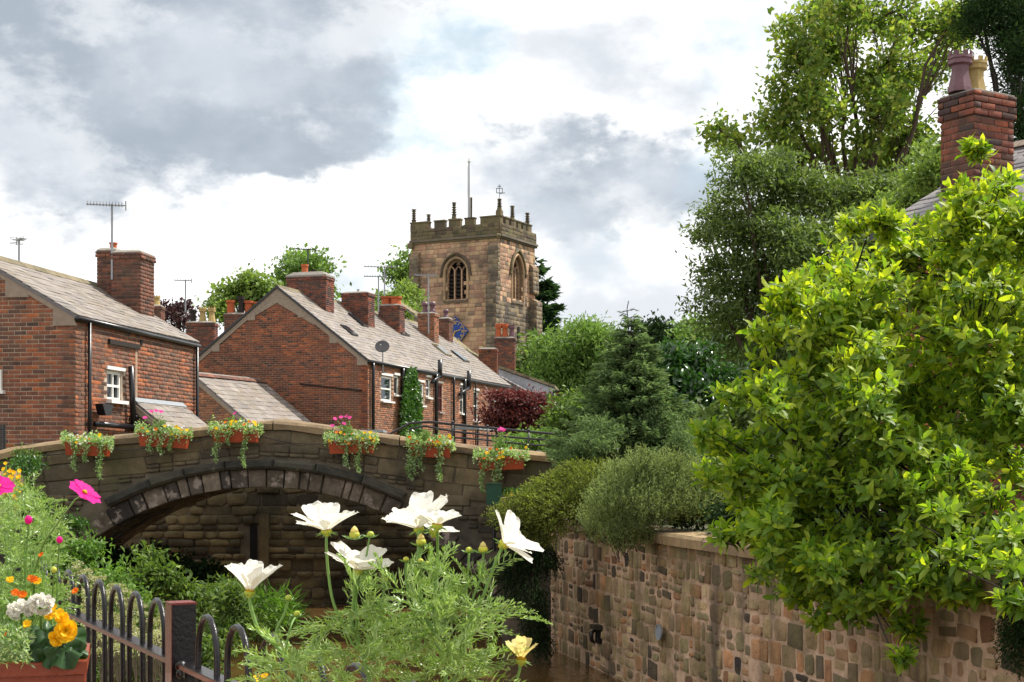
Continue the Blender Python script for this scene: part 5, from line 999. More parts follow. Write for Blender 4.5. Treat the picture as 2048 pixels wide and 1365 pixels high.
conifer('spruce', 'young blue green spruce with a thin pointed leader', 18, 1262, 635, 955, 172, (P(1265, 0, 18)[0], 18, -.9), L_SPR, 26, 17, .06, 230, .085, droop=.14, up=.2, pw=.95, ratio=.2, seed=5,
        leader=[[(1262, 690), (1258, 660), (1254, 620), (1257, 603)], [(1254, 622), (1242, 625), (1237, 624)], [(1254, 622), (1268, 619), (1276, 622)], [(1256, 630), (1246, 628), (1240, 632)], [(1258, 648), (1244, 640), (1240, 648)], [(1258, 650), (1270, 644), (1278, 650)]])
# more spruce skirts: spreading lower boughs
tree('spreading_conifer', 'low spreading conifer boughs at the foot of the young spruce', 'shrub', 17.4, [(1160, 905, 40, 30), (1200, 880, 44, 40), (1330, 850, 44, 40), (1370, 890, 36, 36), (1300, 920, 60, 44), (1230, 930, 50, 40), (1350, 930, 40, 36), (1180, 940, 36, 30)], (P(1260, 0, 17.4)[0], 17.4, -.82), .02, 1300, 14, .07, .06, L_SPR, BARK_D, ntw=60, ratio=.16, dd=.4)
def mound(name, label, cat, D, blobs, lm, n, leaf, ratio, dirf, base, hang=(), T=LT2, stem=BARK_D, sp=.9, dd=.3, ntw=60, sprig=7, sl=.12):
    """shrub of upright or trailing sprigs: each sprig is a short axis set with leaves"""
    lb = pix_lobes(blobs, D, dd); t = thing(name, base, label, cat); vol = np.array([l[1][0]*l[1][2] for l in lb]); cn = RG.multinomial(n, vol/vol.sum()); Ps = []; Ds = []; mb = MB()
    for (C, R), k in zip(lb, cn):
        d = rdir(k, .25); p = C+d*R*(RG.random((k, 1))**.5*1.02); g = np.array([dirf(x, y) for x, y in zip(p, d)]); 
        for i in range(sprig): u = (i+.5)/sprig; Ps.append(p+g*sl*u+RG.normal(size=p.shape)*.006); Ds.append(g*.7+rdir(k)*.75)
        for i in RG.choice(k, min(k, ntw), replace=False): mb.tube([p[i]-g[i]*sl*.6+RG.normal(size=3)*.02, p[i], p[i]+g[i]*sl], [.004, .003, .0015], 4, cap=False)
    Pt = np.concatenate(Ps); Dr = np.concatenate(Ds); link('foliage', mesh_np('foliage', *leaves_arr(Pt, Dr, leaf*RG.uniform(.7, 1.2, len(Pt)), ratio, T, .5)), lm, t, kind='stuff'); mb.build('stems', stem, t, kind='stuff'); return t
mound('juniper', 'yellow green juniper spilling over the river wall beside the bridge', 'shrub', 16.4, [(1160, 960, 50, 26), (1110, 985, 50, 26), (1210, 970, 50, 36), (1060, 1015, 50, 22), (1120, 1025, 60, 34), (1020, 1035, 34, 14), (1180, 1010, 50, 36), (1080, 1060, 50, 28), (1040, 1055, 24, 14)], L_JUN, 3800, .04, .32, lambda p, d: nz(V(-.55, -.3, -.12)+d*.6+Z*.15), (P(1190, 0, 16.4)[0], 16.4, -.82), sl=.14)
mound('juniper', 'dark hanging curtain of juniper stems down the river wall', 'shrub', 16.9, [(1060, 1100, 44, 40), (1030, 1150, 36, 44), (1060, 1180, 34, 50), (1075, 1240, 22, 50), (1050, 1120, 30, 30), (1090, 1110, 26, 30), (1085, 1280, 14, 40), (1010, 1120, 26, 24)], L_DARK, 1500, .045, .3, lambda p, d: nz(V(-.1, -.1, -1)+d*.5), (P(1080, 0, 17.2)[0], 17.4, -.82), sl=.2)
mound('rosemary', 'large upright grey green rosemary bush above the river wall coping', 'shrub', 14.6, [(1260, 985, 50, 34), (1330, 980, 50, 36), (1390, 985, 40, 36), (1230, 1025, 46, 40), (1300, 1025, 60, 40), (1370, 1025, 56, 36), (1200, 1060, 34, 34), (1265, 1070, 46, 36), (1240, 1095, 24, 22), (1430, 1015, 40, 36), (1340, 950, 14, 20), (1280, 945, 14, 18), (1235, 965, 14, 18), (1410, 965, 14, 20)], L_ROS, 4200, .042, .2, lambda p, d: nz(V(RG.normal()*.25, -.1+RG.normal()*.2, 1.)+d*.55), (P(1320, 0, 14.6)[0], 14.6, -.82), sl=.22, sprig=12, dd=.25, ntw=14)
# ================================================================ right cottage behind the magnolia
def cottage():
    e = nz(V(-1.06, 1.8, 0)); n2 = V(e[1], -e[0], 0); n2 = n2 if n2[0] > 0 else -n2; FE = P(1762, 455, 17); zE = FE[2]; L_ = 9.; t = thing('brick_cottage', (FE[0], FE[1], -.82), 'red brick cottage with a slate roof at the right edge behind the magnolia', 'house')
    E0 = FE-e*L_; s = 1.9; zR = 3.85; R0 = E0+n2*s+Z*(zR-zE); rf, up, N = roof_plane(t, E0-n2*.12-Z*.06, e, L_, R0, SLATE_D, 300, sw=.26, sh=.17, key='cots', depth=.012)
    roof_plane(t, E0+n2*2*s, e, L_, R0, SLATE_D, None)
    k = 0
    while k < L_: MB().prism([R0+e*k-n2*.1+Z*.0, R0+e*k+Z*.09, R0+e*k+n2*.1, R0+e*k-Z*.03], e*.44).build('ridge_tile', CEM, t); k += .45
    b0 = V(E0[0], E0[1], -.95); H = zE+.95; w = slab(t, 'side_wall', b0, e, Z, -n2, L_, H, .2, MORT_D)
    emit(lay(b0, e, Z, -n2, L_, H-.05, .225, .075, .014, .011, dj=.4), w, 'brick', BRICK_R, 240, T_BRICK, 'brickwork', 'cot')
    fb = b0+e*L_; MB().prism([fb, fb+n2*2*s, fb+n2*2*s+Z*H, fb+n2*s+Z*(H+zR-zE), fb+Z*H], -e*.2).build('gable_wall', MORT_D, t)
    MB().box(E0+e*L_/2-n2*.13-Z*.12, e, Z, n2, L_, .1, .1).build('gutter', BLACK, t)
    yaw = math.atan2(-.30, .95); U = V(math.cos(.0), 0, 0)
    # chimney stack seen on its corner
    c1 = P(1888, 330, 16.9); cr = P(1938, 330, 16.3); 
    a = math.radians(-50); U1 = V(math.cos(a), math.sin(a), 0); 
    U = nz(V(e[1], -e[0], 0)); U = n2; Vd = e; 
    A = P(1948, 0, 16.4); w_, d_ = .62, .62
    chimney(t, V(A[0], A[1], 0), n2, e, .66, .5, 2.9, (HY-176)/F*16.4, BRICK_P, MORT_D, [(.12, .55, .125, .46, PURP, 'crown'), (.55, .62, .125, .44, BUFF, 'crown')], 190, corbel=4, key='cc', cap=.03)
cottage()
def yew(label, D, lobes, base, n):
    return tree('yew_tree', label, 'tree', D, lobes, base, .12, n, 26, .13, .1, L_DARK, BARK_D, ntw=60, ratio=.2, flat=1.3, dd=.8, shell=.2)
yew('dark yew branches hanging into the top right corner', 22, [(2010, 20, 60, 40), (1960, 20, 28, 34), (2040, 70, 36, 60), (1950, 50, 14, 20), (2070, 30, 60, 60), (2050, 260, 26, 60), (2040, 130, 22, 40), (2035, 180, 26, 40)], (P(2110, 0, 22)[0], 22, -.9), 800)
# ================================================================ magnolia
MAGL = [(1960, 325, 34), (1990, 390, 42), (1935, 410, 36), (1880, 490, 50), (1960, 470, 90), (2050, 470, 80), (1735, 470, 50), (1790, 535, 62), (1900, 560, 110), (2020, 580, 100), (1640, 560, 70), (1560, 600, 55), (1700, 620, 90), (1820, 660, 120), (1950, 690, 120), (2060, 700, 90), (1530, 690, 42), (1590, 700, 70), (1690, 740, 110), (1500, 800, 55), (1580, 830, 90), (1720, 860, 120), (1850, 830, 120), (1990, 820, 100), (2070, 860, 60), (1440, 900, 38), (1490, 920, 60), (1590, 950, 90), (1730, 980, 110), (1870, 970, 100), (1990, 950, 80), (1470, 1000, 45), (1530, 1050, 70), (1640, 1080, 90), (1770, 1090, 90), (1880, 1070, 70), (1990, 1040, 60), (1540, 1130, 45), (1620, 1180, 50), (1720, 1190, 70), (1810, 1180, 60), (1700, 1250, 34), (1790, 1270, 40), (1790, 1320, 22), (2060, 980, 60), (1500, 1085, 46), (1560, 1060, 70), (1620, 1120, 80), (1700, 1140, 80), (1880, 1150, 64), (1960, 1120, 50), (1440, 960, 40), (1600, 1010, 80), (1420, 860, 30), (1580, 1170, 44), (1950, 1150, 60), (1900, 1165, 56), (2010, 1180, 60), (2060, 1150, 60), (2010, 1090, 60), (1900, 1000, 90), (2000, 860, 90), (1950, 620, 90), (2040, 760, 80), (1880, 1230, 46), (1650, 1230, 40)]
def magnolia():
    D = 10.4; t = thing('magnolia', (P(1960, 0, 11)[0], 11, -.82), 'large magnolia with broad glossy yellow green leaves overhanging the river wall', 'tree')
    lb = []
    for x, y, r in MAGL:
        xw = 1-abs(x-1800)/700; d = D+random.uniform(-.7, .9)-(y-700)/700*1.3-(max(0, (x-1750)/300)*1.2 if y > 1030 else 0); lb.append((P(x, y, d), V(r*d/F, r*d/F*1.25, r*d/F)))
    vol = np.array([l[1][0]**2 for l in lb]); vol = vol*np.array([1.5 if (l[0][2] > 1.2) else 1. for l in lb]); cn = RG.multinomial(5200, vol/vol.sum()); mb = MB(); allP, allD, allS, allN = [], [], [], []
    base = V(t.location[0], t.location[1], -.95); hubs = [P(1930, 1010, 11), P(1860, 880, 11), P(1750, 760, 11), P(1990, 760, 11), P(1640, 960, 10.6), P(1700, 640, 11), P(1930, 560, 11)]
    con = [(None, 0), (0, 1), (1, 2), (1, 3), (0, 4), (2, 5), (3, 6)]
    for a, b in con:
        s = base if a is None else hubs[a]; e = hubs[b]; m_ = (s+e)/2+RG.normal(size=3)*.06; mb.tube([s, m_, e], [.06 if a is None else .035, .04 if a is None else .028, .02], 7)
    for C, R in lb: h = min(hubs, key=lambda q: np.linalg.norm(q-C)); mb.tube([h, (h+C)/2+RG.normal(size=3)*.05-Z*.04, C], [.012, .008, .004], 5, cap=False)
    mb.build('trunk', BARK_D, t, smooth=True); tw = MB()
    for (C, R), k in zip(lb, cn):
        sub = [C+nz(RG.normal(size=3)+V(0, -.35, .2))*R*random.uniform(.45, 1.0) for _ in range(max(2, k//11))]
        for i in range(k):
            d = nz(RG.normal(size=3)); q = random.choice(sub)+d*R*V(1, 1, .6)*.52*random.random()**.5; ax = nz(d*.7+V(-.08, -.12, .65)+RG.normal(size=3)*.18); tw.tube([C*.35+q*.65-Z*.02, q, q+ax*.05], [.004, .003, .002], 4, cap=False)
            e1_ = nz(np.cross(ax, V(.3, .5, .2))); e2_ = np.cross(ax, e1_); n = random.randint(6, 10); ph = random.uniform(0, 6)
            for j in range(n):
                a = ph+j*2.4; sp = .35+.75*(j/n); rd = math.cos(a)*e1_+math.sin(a)*e2_; dd = nz(ax*(1.1-sp)+rd*sp-Z*.12*random.random()); nrm = nz(ax-dd*np.dot(ax, dd)+RG.normal(size=3)*.15)
                allP.append(q+ax*.05-ax*.012*j); allD.append(dd); allN.append(nrm); allS.append(random.choice((random.uniform(.045, .08), random.uniform(.07, .11))))
    tw.build('twigs', BARK_D, t, kind='stuff')
    Pt, Dr, Nn, Sz = map(np.array, (allP, allD, allN, allS)); Nn = Nn-Dr*np.sum(Nn*Dr, 1, keepdims=True); Nn /= np.linalg.norm(Nn, axis=1, keepdims=True); Sd = np.cross(Nn, Dr)
    # the nearest, largest leaves are parts; the rest is one mass of foliage
    vis = np.abs(np.sum(Nn*(-Pt/np.linalg.norm(Pt, axis=1, keepdims=True)), 1))*Sz/Pt[:, 1]; xs = HX+Pt[:, 0]/Pt[:, 1]*F; ys = HY-Pt[:, 2]/Pt[:, 1]*F; vis[(xs > 2048) | (ys > 1365)] = 0
    # rank by how far each stands out towards the camera
    front = -(Pt[:, 1]); order = np.argsort(-(vis/vis.max()*1.0+(front-front.min())/(front.max()-front.min())*1.3)); top = order[:300]; rest = order[300:]
    lms = []
    for k in range(4): me = mesh_np('leaf', LT8[0]*V(1, .46+.03*k, 1+.3*k), LT8[1]); me.materials.append(L_MAG); lms.append(me)
    for i in top:
        o = bpy.data.objects.new('leaf', random.choice(lms)); COL.objects.link(o); o.parent = t; o.matrix_parent_inverse = Matrix.Translation(-Vc(t.location)); s = Sz[i]; d, w, n = Dr[i], Sd[i], Nn[i]; p = Pt[i]
        o.matrix_basis = Matrix(((d[0]*s, w[0]*s, n[0]*s, p[0]), (d[1]*s, w[1]*s, n[1]*s, p[1]), (d[2]*s, w[2]*s, n[2]*s, p[2]), (0, 0, 0, 1)))
    backlit = rest[(RG.random(len(rest)) < .22+.3*(Pt[rest, 2] > .6))]; og = np.setdiff1d(rest, backlit)  # leaves with painted backlight, more of them high in the crown
    for idx, m in ((og, L_MAG), (backlit, L_MAG_LIT)): link('foliage', mesh_np('foliage', *leaves_arr(Pt[idx], None, Sz[idx], .48, LT8, fr=(Dr[idx], Sd[idx], Nn[idx]))), m, t, kind='stuff')
magnolia()
tree('dark_hedge', 'tall dark hedge at the back of the garden behind the magnolia', 'hedge', 21.5, [(x, 860+random.randint(-15, 15), 60, 60) for x in range(1390, 2080, 50)]+[(x, 940, 60, 60) for x in range(1400, 2080, 50)], (P(1700, 0, 21.5)[0], 21.5, -.82), .08, 1500, 16, .16, .13, L_MID, BARK_D, ntw=40, shell=.1)
tree('shade_undergrowth', 'added dark undergrowth standing in for shade on the ground behind the river wall coping', 'shrub', 12.5, [(1345, 1030, 40, 26, 2.7), (1410, 1025, 50, 34, 2.2), (1480, 1030, 50, 34, 1.3), (1540, 1035, 55, 36, .8), (1620, 1045, 60, 40, .2), (1700, 1055, 60, 44, -.2), (1780, 1060, 60, 48, -.6), (1860, 1060, 60, 50, -.9), (1940, 1070, 60, 54, -1.2), (2030, 1080, 60, 60, -1.4), (2080, 1090, 60, 60, -1.6)], (P(1700, 0, 12.3)[0]+.3, 12.3, -.82), .03, 900, 14, .1, .07, L_DARK, BARK_D, ntw=40, shell=.1)  # added dark mass hiding lit ground, stands in for shade under the magnolia
tree('garden_shrub', 'low leafy shrubs along the garden behind the rosemary', 'shrub', 17.5, [(x, 985+random.randint(-12, 12), 50, 44) for x in range(1400, 1800, 45)], (P(1600, 0, 17.5)[0], 17.5, -.82), .04, 500, 14, .12, .09, L_IVY, BARK_D, ntw=40, shell=.1)
mound('dark_conifer', 'dark conifer sprays hanging in the lower right corner over the wall', 'shrub', 8.6, [(2040, 1180, 26, 60), (2040, 1260, 30, 60), (2050, 1330, 40, 50), (2060, 1100, 30, 60)], L_DARK, 1300, .03, .25, lambda p, d: nz(V(-.3, -.2, -1)+d*.6), (P(2120, 0, 8.8)[0], 9.2, -.82), sl=.12, sprig=8, ntw=5)
# ================================================================ flower boxes on the bridge parapet
def petals_np(C, ax, R, n=8, w=.55, cup=.35, tooth=True, jit=.12, frill=.0, res=(5, 5), phase=None, span=2*math.pi, lens=None):
    """petal grids around an axis; returns list of (verts, tris)"""
    ax = nz(ax); e1_ = nz(np.cross(ax, V(.31, .9, .2))); e2_ = np.cross(ax, e1_); out = []; ph = random.uniform(0, 6) if phase is None else phase
    for k in range(n):
        a = ph+span*k/n+random.uniform(-jit, jit); rd = math.cos(a)*e1_+math.sin(a)*e2_; tn = -math.sin(a)*e1_+math.cos(a)*e2_; L_ = R*(lens[k] if lens else random.uniform(.9, 1.06)); cu = cup*(1+random.uniform(-.3, .3))+random.uniform(-.08, .08); vs = []; nu, nv = res; tw = random.uniform(-.2, .2)
        for i in range(nu+1):
            u = i/nu; r = L_*(.06+.94*u); h = cu*L_*(1.25*u-.42*u*u); wd = w*L_*min(1, (.18+u*2.)**.8)*(1-.28*max(0, (u-.72)/.28)**2)*(.45+.55*min(1, u*2.))
            for j in range(nv+1):
                s = j/nv*2-1; rr = r
                if i == nu and tooth: rr = r-L_*(.045*(1-math.cos(s*math.pi*1.5))+.05*s*s)
                elif i == nu: rr = r-L_*.12*s*s
                vs.append(C+rd*(rr-L_*.03*s*s)+tn*wd*s*.5+ax*(h+L_*.07*s*s*(1 if k % 2 else .4)+L_*.012*math.cos(s*9)+tw*wd*s*.35+ax[2]*0+frill*L_*math.sin(s*7+k)*u))
        T = [];
        for i in range(nu):
            for j in range(nv): q = i*(nv+1)+j; T += [(q, q+1, q+nv+2), (q, q+nv+2, q+nv+1)]
        out.append((np.array(vs), np.array(T)))
    return out
def small_flowers(pts, R, m, par, name='flower', n=5, cup=.3, axf=None):
    pr = []
    for p in pts: pr += petals_np(p, axf(p) if axf else nz(V(random.uniform(-.4, .4), -.7, random.uniform(.2, .9))), R*random.uniform(.8, 1.15), n, .95, cup, False, res=(2, 2))
    return pr
def feather(C, d, L_, seg=9, segl=.5, w=.0011, out=None, droop=.3, grow=None):
    """thread-like pinnate leaf: midrib with paired, forked threads"""
    d = nz(d); side = nz(np.cross(d, V(random.uniform(-1, 1), random.uniform(-1, 1), random.uniform(.2, 1)))); nrm = np.cross(side, d); P_, D_, S_ = [], [], []; prev = np.array(C, float)
    for i in range(seg):
        u = (i+1)/seg; cur = C+d*L_*u-Z*droop*L_*u*u; P_.append(prev); D_.append(cur-prev); S_.append(np.linalg.norm(cur-prev)*1.1)
        if i < seg-0:
            for sg in (-1, 1):
                dd = nz(nz(cur-prev)*.9+side*sg*.8+nrm*random.uniform(-.3, .3)); l = L_*segl*(1-.65*u)*random.uniform(.7, 1.1)*.7; P_.append(cur); D_.append(dd*l); S_.append(l)
                if l > L_*.12: q = cur+dd*l*.45; P_ += [q, q]; D_ += [nz(dd+side*sg*-.5)*l, nz(dd+nrm*.6)*l]; S_ += [l*.55, l*.5]
        prev = cur
    out[0].extend(P_); out[1].extend(D_); out[2].extend(S_)
def threads(o, w): 
    Pt, Dr, Sz = (np.array(x) for x in o); return leaves_arr(Pt, Dr, 1., 1., LTR, fr=None) if False else ribbon(Pt, Dr, Sz, w)
def ribbon(Pt, Dr, Sz, w):
    n = len(Pt); D = Dr/(np.linalg.norm(Dr, axis=1, keepdims=True)+1e-9); r = RG.normal(size=(n, 3)); sd_ = np.cross(D, r); sd_ /= np.linalg.norm(sd_, axis=1, keepdims=True)+1e-9; b = np.cross(D, sd_); S_ = Sz[:, None]; wv = w*RG.uniform(.8, 1.3, (n, 1))
    bend = (RG.normal(size=(n, 3))*.08+V(0, 0, .05))*S_
    v = np.stack([Pt-sd_*wv*.5, Pt+sd_*wv*.5, Pt+D*S_*.5+bend-sd_*wv*.6+b*wv*.3, Pt+D*S_*.5+bend+sd_*wv*.6+b*wv*.3, Pt+D*S_+bend*.4], 1)
    return v.reshape(-1, 3), (LTR[1][None]+(np.arange(n)*5)[:, None, None]).reshape(-1, 3)
BX = [(133, 219, 888, 911, 3), (280, 377, 870, 895, 6), (427, 517, 862, 884, -1), (658, 748, 884, 906, -2), (822, 902, 890, 915, 3), (957, 1050, 917, 939, -4)]
BL = ['orange planter first from the left on the bridge, with white flowers', 'orange planter second from the left on the bridge, below thin pink cosmos', 'orange planter just left of the bridge crest', 'orange planter just right of the bridge crest', 'orange planter above the right haunch of the arch', 'orange planter at the right end of the bridge above the green box']
def boxes():
    proto = None; W0 = .6; D = BY-.22
    for k, ((x0, x1, y0, y1, tl), lab) in enumerate(zip(BX, BL)):
        w = (x1-x0)/F*D; cen = P((x0+x1)/2, (y0+y1)/2, D); g = 'orange flower boxes hung along the bridge parapet'
        if proto is None:
            t = thing('window_box', cen, lab, 'planter', g); mb = MB()
            for a in (-1, 1): mb.prism([(-W0/2, -.1*a-(.01*a), .085), (W0/2, -.1*a-(.01*a), .085), (W0/2-.02, -.08*a, -.085), (-W0/2+.02, -.08*a, -.085)], (0, .012*a, 0)); mb.prism([(a*W0/2, -.1, .085), (a*W0/2, .1, .085), (a*(W0/2-.02), .08, -.085), (a*(W0/2-.02), -.08, -.085)], (-.012*a, 0, 0))
            mb.ab(-W0/2+.02, W0/2-.02, -.08, .08, -.085, -.075); mb.build('trough', BOXRED, t, local=True)
            mb = MB(); mb.box((0, -.112, .085), (1, 0, 0), Z, (0, 1, 0), W0+.03, .028, .014); mb.box((0, .112, .085), (1, 0, 0), Z, (0, 1, 0), W0+.03, .028, .014)
            for a in (-1, 1): mb.box((a*(W0/2+.004), 0, .085), (0, 1, 0), Z, (1, 0, 0), .21, .028, .014)
            mb.build('rim', BOXRED, t, local=True); MB().box((0, 0, .06), (1, 0, 0), Z, (0, 1, 0), W0-.04, .02, .19).build('soil', BARK_D, t, local=True)
            for a in (-1, 1): MB().tube([(a*.2, .12, .09), (a*.2, .03, .14), (a*.2, -.12, .1), (a*.2, -.125, .06)], .006, 5).build('hook', STEEL, t, local=True)
            proto = t
        else:
            t = proto.copy(); COL.objects.link(t); t.location = tuple(cen); t['label'] = lab
            for ch in proto.children: q = ch.copy(); COL.objects.link(q); q.parent = t
        t.scale = (w/W0, 1, 1); t.rotation_euler = (0, math.atan2(tl, x1-x0), 0)
    bpy.context.view_layer.update()
    wh = ['white and green variegated bedding in the leftmost bridge planter', 'variegated ivy and yellow blooms in the second bridge planter', 'yellow flowers and trailing ivy in the planter left of the crest', 'yellow and orange flowers trailing from the planter right of the crest', 'long ivy trails and orange flowers in the fifth bridge planter', 'orange flowers and ivy trails in the rightmost bridge planter']
    trails = [[(150, 945), (200, 960), (170, 925)], [(322, 910), (340, 905), (300, 905)], [(432, 925), (487, 935), (455, 890)], [(693, 935), (717, 945), (735, 905)], [(820, 960), (842, 940), (880, 965), (830, 950)], [(965, 985), (990, 965), (1000, 960)]]
    for k, (x0, x1, y0, y1, tl) in enumerate(BX):
        t = thing('bedding_plants', P((x0+x1)/2, y0, D), wh[k], 'flowers', 'mixed bedding plants in the bridge planters'); Pt = []
        for _ in range((1500, 1200, 1000, 1500, 1150, 1300)[k]):
            x = random.uniform(x0-10, x1+8); y = y0+random.gauss(-5, 6.5)+(x-(x0+x1)/2)*tl/(x1-x0)-4*math.cos((x-x0)/9.); Pt.append(P(x, y, D+random.uniform(-.2, .12)))
        for tx, ty in trails[k]:
            sx = tx+random.uniform(-3, 3); n = int((ty-y0)*3.4)
            for _ in range(n): u = random.random(); Pt.append(P(sx+(tx-sx)*u+random.gauss(0, 4.2*(1-.5*u))+3*math.sin(u*7), y0+(ty-y0)*u, D-.13+random.gauss(0, .03)))
        Pt = np.array(Pt); link('foliage', mesh_np('f', *leaves_arr(Pt, rdir(len(Pt), .2)-V(0, .5, 0), .032*RG.uniform(.6, 1.3, len(Pt)), .8, up=.6)), L_VAR, t, kind='stuff')
        cols = [(PETW, 26, (x0, (x0+x1)/2)), (PETY, 5, (x0, x1)), (PETO, 3, (x0, x1))] if k == 0 else [(PETY, 11 if k < 4 else 6, (x0, x1)), (PETO, 4 if k < 3 else 8, (x0, x1)), (PETW, 9, (x0, x1))]
        for m, n, (a, b) in cols:
            for _ in range(n):
                x = random.uniform(a-4, b+4); p = P(x, y0+random.uniform(-20, 4)+(x-(x0+x1)/2)*tl/(x1-x0), D-.16+random.uniform(-.06, .06)); r = random.uniform(.016, .03) if m is not PETW else .016
                link('flower', mesh_np('flower', *join(small_flowers([p], r, m, t))), m, t)
        # hanging stems
        mb = MB()
        for tx, ty in trails[k]: mb.tube([P(tx, y0-2, D-.12), P(tx+2, (y0+ty)/2, D-.14), P(tx, ty, D-.13)], .003, 4)
        mb.build('stems', STEMG, t, kind='stuff')
    # cosmos rising out of five boxes
    for (px, yb, yt, fl, lab, w) in ((318, 868, 838, [(312, 822), (322, 824), (290, 836), (303, 824)], 'thin pink cosmos in the second bridge planter', 16), (466, 862, 832, [(470, 827)], 'feathery cosmos with one pink bud left of the crest', 18), (692, 875, 842, [(682, 835), (693, 833), (688, 848), (670, 838), (665, 852), (699, 836)], 'feathery cosmos with several pink blooms right of the crest', 14), (851, 885, 860, [], 'bushy green cosmos without flowers in the fifth bridge planter', 12), (1000, 912, 868, [(999, 861), (1008, 861), (1003, 858)], 'feathery cosmos with magenta blooms in the rightmost bridge planter', 20)):
        t = thing('cosmos_plant', P(px, yb, D), lab, 'flowers'); o = [[], [], []]; mb = MB()
        for _ in range(34):
            x = px+random.gauss(0, w*.45); y = random.uniform(yt, yb); b = P(px+(x-px)*.4, yb, D); e = P(x, y, D+random.uniform(-.08, .08)); mb.tube([b, e], .002, 3, cap=False)
            for _ in range(5): feather(b+(e-b)*random.uniform(.3, 1), nz(e-b)+RG.normal(size=3)*.7, .06, 5, .6, out=o)
        link('foliage', mesh_np('f', *threads(o, .0045)), L_COS, t, kind='stuff'); 
        for fx, fy in fl: mb.tube([P(px, yb-12, D), P((px+fx)/2, (fy+yb)/2-8, D-.02), P(fx, fy, D-.02)], .002, 4)
        mb.build('stems', STEMG, t, kind='stuff')
        for fx, fy in fl: link('flower', mesh_np('flower', *join(petals_np(P(fx, fy, D-.02), V(random.uniform(-.5, .5), -.6, .7), .034, 7, .7, .2, False, res=(2, 2)))), PIXB, t)
boxes()
# ================================================================ railing in front of the river
def railing():
    t = thing('hooped_railing', (FB[0], FB[1], -1.6), 'black hoop topped iron railing with a square post in the left foreground', 'railing'); zt = -.29; zr = -.412; sp = .1955
    w0 = .1005
    s = -8.0*sp
    k = 0; start = .0
    # hoops left of the post and right of it, spacing read from the photograph
    for i in list(range(-4, 6))+list(range(7, 16)):
        c0 = FA+FU*(sp*i); a = c0-FU*.064; b = c0+FU*.064; pts = [V(a[0], a[1], -1.52)]; r = .064
        pts.append(V(a[0], a[1], zt-r-.02))
        for q in range(0, 9): th = math.pi-math.pi*q/8; p = c0+FU*math.cos(th)*r; pts.append(V(p[0], p[1], zt-.0065-r*1.15+math.sin(th)*r*1.15))
        pts.append(V(b[0], b[1], -1.52)); MB().tube(pts, .0062, 10).build('hoop', IRON, t, smooth=True)
    post_c = FA+FU*(sp*6.27-.075+.03)
    pc = V((361-HX)/F*2.93, 2.93, 0); 
    # rails: flat bars either side of the post
    Lp = 6*sp
    for (a, b) in ((-5*sp, Lp-.02), (Lp+.02, 15*sp)):
        for z in (zr, -1.45): MB().box(FA+FU*(a+b)/2+Z*z, FU, Z, FN, b-a, .009, .036).build('rail', RUSTRED if z == zr else IRON, t)
        MB().box(FA+FU*(a+b)/2+Z*(zr+.0056), FU, Z, FN, b-a-.004, .0022, .0345).build('rail_top', IRON, t)
    p0 = FA+FU*Lp; MB().box(p0+Z*((zt+.002)-.75), FU, Z, FN, .05, 1.5, .05).build('post', IRON, t)
    MB().box(p0+Z*((zt+.002)-.75)-FN*.0256, FU, Z, FN, .0492, 1.499, .0012).build('post_side', RUSTRED, t); MB().box(p0+Z*(zt+.0045), FU, Z, FN, .053, .004, .053).build('post_cap', RUSTRED, t)
    MB().ball(p0+FU*.04+Z*(zr+.0)-FN*.01, .013).build('weld', IRON, t, smooth=True); MB().ball(p0+FU*.05+Z*(zr-.014)-FN*.012, .012).build('weld', IRON, t, smooth=True); MB().box(p0+FU*.05+Z*(zr-.012), FU, Z, FN, .07, .012, .03).build('bracket', IRON, t)
    q = P(147, 1226, 4.0); ct = thing('cable_tie', q, 'white plastic cable tie looped on the top rail near the yellow flowers', 'cable tie'); pts = [q+V(.016*math.cos(a), -.02, .014*math.sin(a)) for a in [2*math.pi*i/14 for i in range(11)]]; MB().tube(pts, .0016, 5).build('tie', WHITE, ct, smooth=True)
railing()
